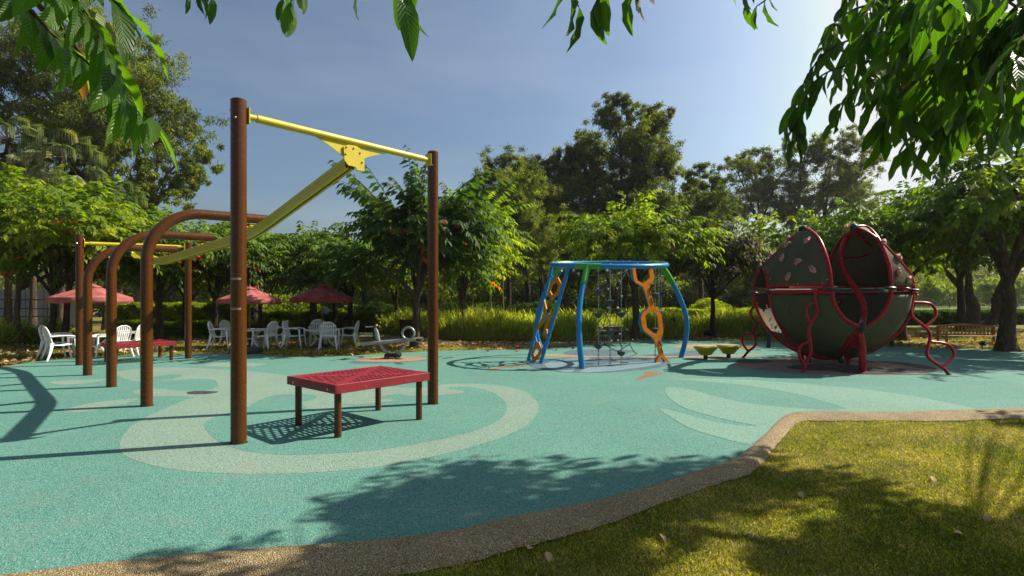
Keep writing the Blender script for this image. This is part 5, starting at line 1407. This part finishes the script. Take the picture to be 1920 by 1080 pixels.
# tall grass bed
def bed(n,xr,Dr,h,seed):
    r=np.random.default_rng(seed); D=Dr[0]+(Dr[1]-Dr[0])*r.random(n)**1.5; px=xr[0]+(xr[1]-xr[0])*r.random(n); X=(px-CX)*D/F
    cx=np.round(X*2.2)/2.2+.12*np.sin(D*9); X=X*.55+cx*.45
    front=19.3+(px-720)*0+.0
    return X,D,px
lv=Leaves(); r=rng
for n_,seed in ((30000,1),):
    X,D,px=bed(n_,(705,1480),(21.6,28.5),1.0,seed)
    edge=np.interp(px,[705,780,850,1000,1100,1160,1250,1340,1480],[26.5,23.0,21.2,20.4,20.8,21.5,22.2,23.2,22.6])
    D=D+ (edge-21.6); X=(px-CX)*D/F
    gap=((px>1118)&(px<1170)&(D<edge+3.2)); X=X[~gap];D=D[~gap]
    n=len(X); cl=lowfreq(X,D,1.6,21)
    Pp=np.stack([X,D,np.zeros(n)],1); az=r.random(n)*2*pi
    Dd=np.stack([.16*np.cos(az)+.05*r.normal(0,1,n),.16*np.sin(az),np.ones(n)],1)
    N=np.stack([-np.cos(az),-np.sin(az),.25+0*az],1)
    hh=(.95+.2*cl+.14*lowfreq(X,D,7,33))*(.5+.55*r.random(n)**1.5); hh=np.clip(hh,.3,1.5)
    lv.add(Pp,Dd,-N,hh,.022,np.clip(.42+.15*cl+r.normal(0,.15,n),0,.8))
    # dry skirts
    k=n//2; i=r.integers(0,n,k)
    lv.add(Pp[i]+r.normal(0,.05,(k,3))*[1,1,0],Dd[i]+r.normal(0,.45,(k,3)),N[i],.45*(.6+.6*r.random(k)),.016,.84+.16*r.random(k))
tag(lv.build('tall_grass',M['tallgrass'],detail=1,droop=.4),kind='stuff')
# stone steps seen in the gap of the bed
for i,(y,D,w) in enumerate(((641,22.0,1.3),(633,23.3,1.25),(626,24.6,1.2))):
    m=MB().box((X_(1144,D),D,.06+.10*i),(w,.55,.12+.06*i),None,.015); o=m.build('stone_step',M['concrete'],origin=(X_(1144,D),D,0),smooth=False)
    tag(o,['lowest pale step in the gap of the tall grass','middle pale step in the gap of the tall grass','topmost pale step in the gap of the tall grass'][i],'step','steps through the grass bed')

# ------------------------------------------------------------------ far buildings and rails
grey=paint('weathered_grey_panel',(.36,.37,.34),.7,.2,.3,scale=.8); dark=paint('dark_steel_rail',(.03,.03,.032),.5,.2,.4); wht=paint('white_render_wall',(.62,.62,.58),.7,.1,.3,scale=.5); roof=paint('grey_metal_roof',(.26,.27,.28),.5,.1,.4)
SH=empty('panelled_shed',V3(X_(25,30),30,0),'pale panelled shed behind the far-left trunks','shed')
for k in range(7):
    sub(MB().box((X_(-70+k*34,30),30,1.15),(.97,.10,2.0),None,.02),'wall_panel',grey,SH)
RL=empty('steel_railing',V3(X_(20,27),27,0),'dark steel railing in front of the pale shed at far left','railing')
for z in (.75,1.15,1.6): sub(MB().tube([(X_(-90,27),27,z),(X_(95,27),27,z)],.03,8),'rail',dark,RL)
for k in range(6): sub(MB().tube([(X_(-80+k*34,27),27,0),(X_(-80+k*34,27),27,1.62)],.035,8),'upright',dark,RL)
for k in range(2): sub(MB().tube([(X_(-40+k*60,27),27,.0),(X_(-22+k*60,27),27,1.6)],.03,8),'brace',dark,RL)
B1=empty('low_building',V3(X_(640,62),62,0),'low white building with grey roof seen beneath the shaded red parasol','building')
sub(MB().box((X_(640,62),64,1.0),(9.0,4,2.0)),'wall',wht,B1); sub(MB().box((X_(570,62),63,1.95),(19,6,.22),Matrix.Rotation(rad(2),3,'Y')),'roof',roof,B1)
for k in range(3): sub(MB().box((X_(612+k*28,62),61.98,1.05),(.8,.06,1.1)),'window',M['teal'],B1)
B2=empty('low_building',V3(X_(285,55),55,0),'low building with blue fascia seen between the brown arches','building')
sub(MB().box((X_(270,55),57,.95),(9.0,4,1.9)),'wall',wht,B2); sub(MB().box((X_(262,55),54.9,2.05),(4.0,.3,.35)),'fascia',paint('blue_fascia',(.03,.12,.4)),B2); sub(MB().box((X_(270,55),57,2.02),(10,5,.2)),'roof',roof,B2)
for k,(x,D,zt,lb) in enumerate(((506,48,2.5,'thin white post right of the tallest brown post'),(642,55,3.3,'thin white post above the shaded red parasol'))):
    r0=empty('lamp_post',V3(X_(x,D),D,0),lb,'lamp post','distant white posts'); sub(MB().tube([(X_(x,D),D,0),(X_(x,D),D,zt)],.07,8),'pole',M['white'],r0); sub(MB().lathe((X_(x,D),D,zt),[(.1,0),(.16,.05),(.16,.22),(.05,.28)],12),'lamp_head',M['alu'],r0)
FN=empty('mesh_fence',V3(X_(1900,58),58,0),'pale distant fence at the right edge above the hedge','fence')
for k in range(16): sub(MB().tube([(X_(1855+k*14,58),58,0),(X_(1855+k*14,58),58,1.15)],.035,6),'post',M['alu'],FN)
for z in (.35,.75,1.12): sub(MB().tube([(X_(1855,58),58,z),(X_(2065,58),58,z)],.02,6),'rail',M['alu'],FN)

# ------------------------------------------------------------------ overhanging trees close to the camera
sunh=np.array([SUN.x,SUN.y])/SUN.z
r=np.random.default_rng(99)
OT=empty('overhanging_tree',(8.6,3.2,0),'large-leaved tree overhanging the top right, dark sagging leaf sprays','tree','overhanging trees near the viewer')
m=MB(); trunk_tube(m,(8.6,3.2,0),(8.2,3.6,3.3),.22)
lv=Leaves()
def spray(lv,m,pts,n,LL,W=.33,hang=1.0,side=.55,tint=.35,tv=.15,rad0=.012,skip=.05,red=.02,sunb=0.0,al=.45):
    c=resample(spline([Vector(p) for p in pts],8),max(n,4)); 
    m.tube(c,[rad0*(1-.75*i/(len(c)-1)) for i in range(len(c))],6,caps=False)
    t=np.clip(tint+r.normal(0,tv),0,.9)
    for i,p in enumerate(c):
        if i<len(c)*skip: continue
        a=c[max(0,i-1)]; b=c[min(len(c)-1,i+1)]; tg=(b-a).normalized(); hz=tg.cross(V3(0,0,1)); hz=hz.normalized() if hz.length>.1 else V3(1,0,0)
        sg=1 if i%2 else -1
        d=hz*sg*side*(.6+.8*r.random())+tg*al+V3(0,0,-hang*(.5+.9*r.random()))+Vector(r.normal(0,.16,3))
        up=V3(0,0,1)-tg*tg.z+Vector(r.normal(0,.35,3)); N=np.array(up*(1-sunb)+ hz*sg*.2+SUN*sunb*1.6)
        L=LL*(.72+.5*r.random())
        T=float(np.clip(t+r.normal(0,.12),0,.93)); 
        if r.random()<red: T=.94+.06*r.random()
        lv.add(np.array([tuple(p)]),np.array([tuple(d)]),N[None],L,L*W*(.85+.3*r.random()),T)
    return c
def PP(x,y,D): return P(x,y,D)
hub=PP(1985,110,3.7)
limb(m,(8.2,3.6,3.2),hub,.11,.045,.1,10,10,.02)
hub2=PP(1830,95,3.9); limb(m,hub,hub2,.045,.028,.05,8,6,.03)
limb(m,(8.2,3.6,3.2),(6.2,5.4,5.2),.10,.05,.1,8,8); limb(m,(8.2,3.6,3.2),(4.5,4.6,5.4),.09,.04,.2,8,8); limb(m,(8.2,3.6,3.2),(5.5,3.0,5.0),.08,.035,.2,8,8)
# edge sprays seen against the sky (leftmost ones first)
S=[([(1760,70),(1660,60),(1560,90),(1510,150),(1478,235)],4.3,24,.24),([(1700,110),(1600,120),(1530,150),(1500,215),(1492,270)],4.1,20,.23),
   ([(1690,20),(1630,10),(1580,30),(1550,75),(1535,110)],4.6,16,.21),([(1650,-40),(1600,-20),(1570,30),(1560,60)],4.2,12,.22),
   ([(1760,120),(1680,140),(1610,160),(1570,205),(1560,230)],4.0,18,.22),([(1790,110),(1720,150),(1670,200),(1655,250)],3.7,16,.24),
   ([(1830,95),(1790,160),(1740,215),(1715,265),(1705,290)],3.6,18,.23),([(1850,110),(1820,180),(1775,240),(1760,290)],3.8,18,.24),
   ([(1900,110),(1870,170),(1850,220),(1838,235)],3.5,14,.22),([(1960,110),(1925,170),(1900,210),(1890,215)],3.6,14,.22),
   ([(1990,120),(1960,190),(1935,225)],3.4,12,.22),([(1830,95),(1750,90),(1680,100),(1630,130)],3.4,16,.27),
   ([(1880,40),(1800,20),(1720,40),(1660,90)],3.1,14,.29),([(1900,60),(1840,60),(1780,90),(1740,150)],2.9,12,.30),
   ([(1940,40),(1880,50),(1840,100),(1815,160)],2.8,12,.30),([(2000,60),(1940,90),(1900,130),(1880,180)],2.9,12,.29),
   ([(1850,-60),(1780,-40),(1720,-10),(1690,40)],3.0,14,.30),([(1960,-40),(1880,-30),(1800,-20),(1740,20)],2.7,14,.30),
   ([(2020,0),(1960,0),(1900,20),(1860,70)],2.7,12,.31),([(1760,-60),(1700,-40),(1650,-10),(1620,30)],3.5,14,.25),
   ([(1850,90),(1790,110),(1730,120),(1700,180)],4.2,18,.22),([(1900,130),(1850,150),(1790,160),(1770,200)],4.3,18,.22),
   ([(1950,150),(1900,150),(1850,170),(1820,200)],4.4,18,.22),([(1830,20),(1760,30),(1700,60),(1650,70)],4.5,18,.22),
   ([(2000,170),(1960,180),(1930,200),(1905,235)],4.4,14,.22),([(1900,0),(1850,10),(1780,10),(1730,30)],4.8,18,.23),([(1990,60),(1930,70),(1880,80),(1830,90)],4.6,18,.23),
   ([(1750,60),(1700,70),(1650,100),(1620,170)],4.4,18,.22),([(1690,60),(1650,80),(1600,90),(1580,150)],4.6,16,.21),
   ([(1880,60),(1830,110),(1790,170),(1765,245)],3.3,16,.27),([(1930,90),(1880,140),(1840,190),(1815,230)],3.1,14,.26),([(1830,60),(1770,100),(1725,160),(1700,215)],3.1,16,.27),([(1790,40),(1720,80),(1670,130),(1640,200)],3.6,16,.25),([(1990,100),(1950,150),(1920,190),(1900,215)],3.0,12,.28),([(1760,-30),(1690,0),(1640,40),(1610,90)],3.2,14,.26),([(1930,-60),(1860,-50),(1790,-50),(1740,-10)],2.4,12,.3),([(2010,20),(1950,40),(1910,80),(1885,120)],2.5,10,.3),([(1870,100),(1830,150),(1800,190),(1790,235)],4.4,18,.23),([(1740,90),(1690,140),(1660,190),(1650,240)],4.4,18,.22)]
for pts,D,n_,L in S:
    k=len(pts); q0=PP(*pts[0],D+.12*math.sin(D*5)); near=min((hub,hub2),key=lambda h:(h-q0).length); limb(m,near,q0,.016,.011,.02,5,4,.02)
    spray(lv,m,[PP(x,y,D+.12*math.sin(i*1.9+D*5)) for i,(x,y) in enumerate(pts)],int(n_*1.25),L*.9,hang=.85,side=.62,tint=.36,red=.02,sunb=.25)
# leaf tips hanging into the top of the frame
for pts,D,n_,L in (([(1010,-120),(1060,-60),(1085,-22)],2.5,5,.23),([(1150,-110),(1130,-50),(1112,-20)],2.5,5,.21),([(1250,-110),(1210,-60),(1180,-45)],2.7,5,.17),([(1470,-100),(1440,-40),(1418,-22)],3.0,6,.13),
                   ([(1380,-80),(1400,-40),(1398,-25)],3.2,4,.12)):
    q0=PP(pts[0][0],pts[0][1]+34,D); st=V3(4.5,4.6,5.4); md=(st+q0)/2+V3(.25*math.sin(pts[0][0]),.2*math.cos(pts[0][0]*1.3),.35); spray(lv,m,[st,md,q0+V3(0,0,.05),q0],26,.2,hang=.5,side=.7,tint=.4,rad0=.028); c=spray(lv,m,[PP(x,y+34,D) for x,y in pts],n_,L*1.12,hang=1.9,side=.25,tint=.3,red=.0,skip=.4)
# the rest of the crown, above the frame: it shades the lawn and kerb
def polypts(poly,n):
    xs=[p[0] for p in poly]; ys=[p[1] for p in poly]; out=[]
    while len(out)<n:
        x=r.uniform(min(xs),max(xs)); y=r.uniform(min(ys),max(ys))
        if inpoly(np.array([x]),np.array([y]),poly)[0]: out.append((x,y))
    return out
cnt=0; ANC=[V3(6.2,5.4,5.2),V3(4.5,4.6,5.4),V3(5.5,3.0,5.0),V3(7.2,4.6,4.2)]
for poly_,n_ in (([(620,945),(700,890),(830,872),(900,856),(1000,848),(1150,856),(1290,852),(1400,856),(1420,872),(1330,905),(1180,945),(1000,985),(800,1000),(700,990),(560,982)],100),
                ([(1010,832),(1070,826),(1050,842),(1000,846)],3),([(700,1000),(960,975),(1150,950),(1180,975),(1130,1080),(1000,1130),(600,1130)],120),
                ([(1100,945),(1200,905),(1430,893),(1590,897),(1540,925),(1300,945),(1150,975)],62),([(1480,1075),(1560,995),(1680,955),(1860,980),(1910,1050),(1800,1130),(1500,1130)],70),([(1850,790),(2000,785),(2100,800),(1900,800)],8),
                ([(280,1040),(380,1030),(420,1045),(330,1055)],3),([(300,1080),(700,1050),(650,1130),(300,1130)],6),([(1960,850),(2300,850),(2400,1100),(2050,1100)],30)):
    for (x,y) in polypts(poly_,n_):
        g=G(x,y)
        for tries in range(12):
            h=r.uniform(4.3,6.6); q=V3(g.x+sunh[0]*h,g.y+sunh[1]*h,h); ys=HY-(h-CH)*F/q.y; xs=CX+q.x*F/q.y
            if ys<-130 or xs>2120: break
        else: continue
        a=r.random()*2*pi; d=V3(math.cos(a),math.sin(a),.1); L=.8
        c=[q-d*L*.5,q+V3(0,0,.06),q+d*L*.5-V3(0,0,.12)]
        cc=resample(spline(c,6),11); anc=min(ANC,key=lambda h:(h-q).length); m.tube([anc,(anc+cc[0])/2+V3(0,0,.05)]+cc,[.018,.012]+[.006]*11,4,caps=False)
        tt=np.clip(.35+r.normal(0,.15),0,.9)
        for i,p in enumerate(cc):
            hz=V3(-d.y,d.x,0)*(1 if i%2 else -1); dd=hz*.8+d*.4+V3(0,0,-.5)+Vector(r.normal(0,.2,3))
            L_=.23*(.7+.5*r.random()); lv.add(np.array([tuple(p)]),np.array([tuple(dd)]),np.array([[0,0,1.0]])+r.normal(0,.4,(1,3)),L_,L_*.4,tt)
        cnt+=1
sub(m,'branches',M['bark'],OT,angle=180)
c=lv.build('crown',M['leaf_near'],OT,detail=1,droop=.35); c.matrix_parent_inverse=Matrix.Translation(-OT.location)
# left overhang
r=np.random.default_rng(5)
OL=empty('overhanging_tree',(-5.2,-1.2,0),'branch of long ribbed leaves hanging into the top left corner','tree','overhanging trees near the viewer')
m=MB(); lv=Leaves(); trunk_tube(m,(-5.2,-1.2,0),(-5,-.8,3.0),.2)
h0=PP(-40,-120,2.6); limb(m,(-5,-.8,2.9),h0,.09,.03,.12,8,8); 
for pts,D,n_,L,hg in (([(-40,-120),(40,0),(100,65),(165,118),(205,150),(245,190),(285,225)],2.35,34,.25,.75),([(-40,-120),(60,-60),(130,-10),(180,60),(215,120)],2.1,24,.27,.7),
    ([(-40,-120),(40,-60),(90,-30),(110,30),(120,80)],2.5,13,.23,1.1),([(0,-120),(80,-70),(150,-50),(200,-10),(235,20)],2.0,9,.27,.45),([(60,60),(90,70),(130,90),(150,130)],2.7,9,.19,1.1),([(160,115),(200,140),(225,180),(240,215)],2.5,11,.18,.9),
    ([(-80,-120),(-30,-80),(0,-40),(5,-20)],2.0,6,.16,1.0)):
    limb(m,h0,PP(*pts[0],D),.02,.012,.02,5,4,.02); spray(lv,m,[PP(x,y,D) for x,y in pts],n_,L,hang=hg*.42,side=.55,tint=.66,tv=.16,red=.04,sunb=.3,W=.29,al=.95)
for pts,D,n_,L in (([(300,-90),(330,-50),(350,-38),(400,-30)],2.3,6,.10),([(430,-90),(390,-50),(375,-40)],2.3,4,.09),([(620,-100),(560,-50),(545,-25)],2.4,6,.15),([(560,-110),(540,-60),(530,-30)],2.5,4,.13),([(700,-120),(740,-70),(755,-40)],2.1,4,.21),([(690,-100),(675,-60),(668,-30)],2.3,3,.09),([(790,-120),(775,-70),(770,-40)],2.2,3,.14)):
    limb(m,h0,PP(pts[0][0],pts[0][1]+28,D),.02,.010,.06,5,6,.02); spray(lv,m,[PP(x,y+28,D) for x,y in pts],n_,L*1.1,hang=1.9,side=.3,tint=.4,red=.0,skip=.4)
limb(m,h0,PP(700,-130,2.4),.03,.012,.03,6,8,.02)
sub(m,'branches',M['bark'],OL,angle=180)
c=lv.build('crown',M['leaf_near'],OL,detail=1,droop=.35); c.matrix_parent_inverse=Matrix.Translation(-OL.location)
# ------------------------------------------------------------------ light, sky, camera
W=bpy.data.worlds.new("World"); SC.world=W; W.use_nodes=True
nt=W.node_tree; nt.nodes.clear(); out=nt.nodes.new('ShaderNodeOutputWorld'); bg=nt.nodes.new('ShaderNodeBackground')
sky=nt.nodes.new('ShaderNodeTexSky'); sky.sky_type='NISHITA'; sky.sun_disc=False
sky.sun_elevation=rad(43); sky.sun_rotation=math.atan2(SUN.x,SUN.y)
sky.air_density=1.0; sky.dust_density=4.5; sky.ozone_density=1.2; sky.altitude=0
# thin high haze streaks
tc=nt.nodes.new('ShaderNodeTexCoord'); mp=nt.nodes.new('ShaderNodeMapping'); mp.inputs['Scale'].default_value=(1.2,1.2,4.5)
nt.links.new(tc.outputs['Generated'],mp.inputs['Vector'])
n=noise(nt,1.6,6,.55,mp.outputs['Vector'])
cr=ramp(nt,[(.45,(0,0,0)),(.8,(.16,.16,.16))],n.outputs['Fac'])
t0=mixc(nt,1.0,sky.outputs[0],(.171*1.04,.171*1.05,.171*.985),'MULTIPLY')
gm_=nt.nodes.new('ShaderNodeGamma'); gm_.inputs[1].default_value=2.0; nt.links.new(t0,gm_.inputs[0])
sc_=nt.nodes.new('ShaderNodeVectorMath'); sc_.operation='SCALE'; sc_.inputs['Scale'].default_value=1/.085; nt.links.new(gm_.outputs[0],sc_.inputs[0])
mn_=nt.nodes.new('ShaderNodeVectorMath'); mn_.operation='MINIMUM'; mn_.inputs[1].default_value=(10.6,10.6,10.6); nt.links.new(sc_.outputs[0],mn_.inputs[0])
hz=mixc(nt,.26,mn_.outputs[0],(4.4,5.7,6.9))
skyc=mixc(nt,cr.outputs['Color'],hz,(8.4,8.6,9.0))
nt.links.new(skyc,bg.inputs['Color'])
bg.inputs['Strength'].default_value=.0530
nt.links.new(bg.outputs[0],out.inputs['Surface'])
sl=bpy.data.lights.new('sun','SUN'); sl.energy=5.0; sl.angle=rad(.53); sl.color=(1,.91,.76)
so=bpy.data.objects.new('sun',sl); COL.objects.link(so); so.rotation_euler=(-SUN).to_track_quat('-Z','Y').to_euler(); so.location=(20,5,30)
cam=bpy.data.cameras.new('camera'); cam.sensor_width=36; cam.lens=F/1920*36; cam.shift_y=(HY-540)/1920; cam.clip_end=3000; cam.clip_start=.05
co=bpy.data.objects.new('camera',cam); COL.objects.link(co); co.location=(0,0,CH); co.rotation_euler=(pi/2,0,0)
SC.camera=co
SC.view_settings.view_transform='Standard'; SC.view_settings.look='None'; SC.view_settings.exposure=0.85; SC.view_settings.gamma=1
SC.render.engine='CYCLES'
try:
    SC.cycles.max_bounces=8; SC.cycles.diffuse_bounces=3; SC.cycles.transmission_bounces=4; SC.cycles.transparent_max_bounces=4
except Exception: pass

hb_=MB().box((40,150,9.5),(520,420,23)); hzb=hb_.build('haze',M['turq'],smooth=False); tag(hzb,kind='stuff')
hm=bpy.data.materials.new('haze_air'); hm.use_nodes=True; hn=hm.node_tree; hn.nodes.clear(); ho=hn.nodes.new('ShaderNodeOutputMaterial'); pv=hn.nodes.new('ShaderNodeVolumePrincipled')
pv.inputs['Color'].default_value=(.86,.92,1,1); pv.inputs['Density'].default_value=.00028; pv.inputs['Anisotropy'].default_value=.3
hn.links.new(pv.outputs[0],ho.inputs['Volume']); hzb.data.materials[0]=hm
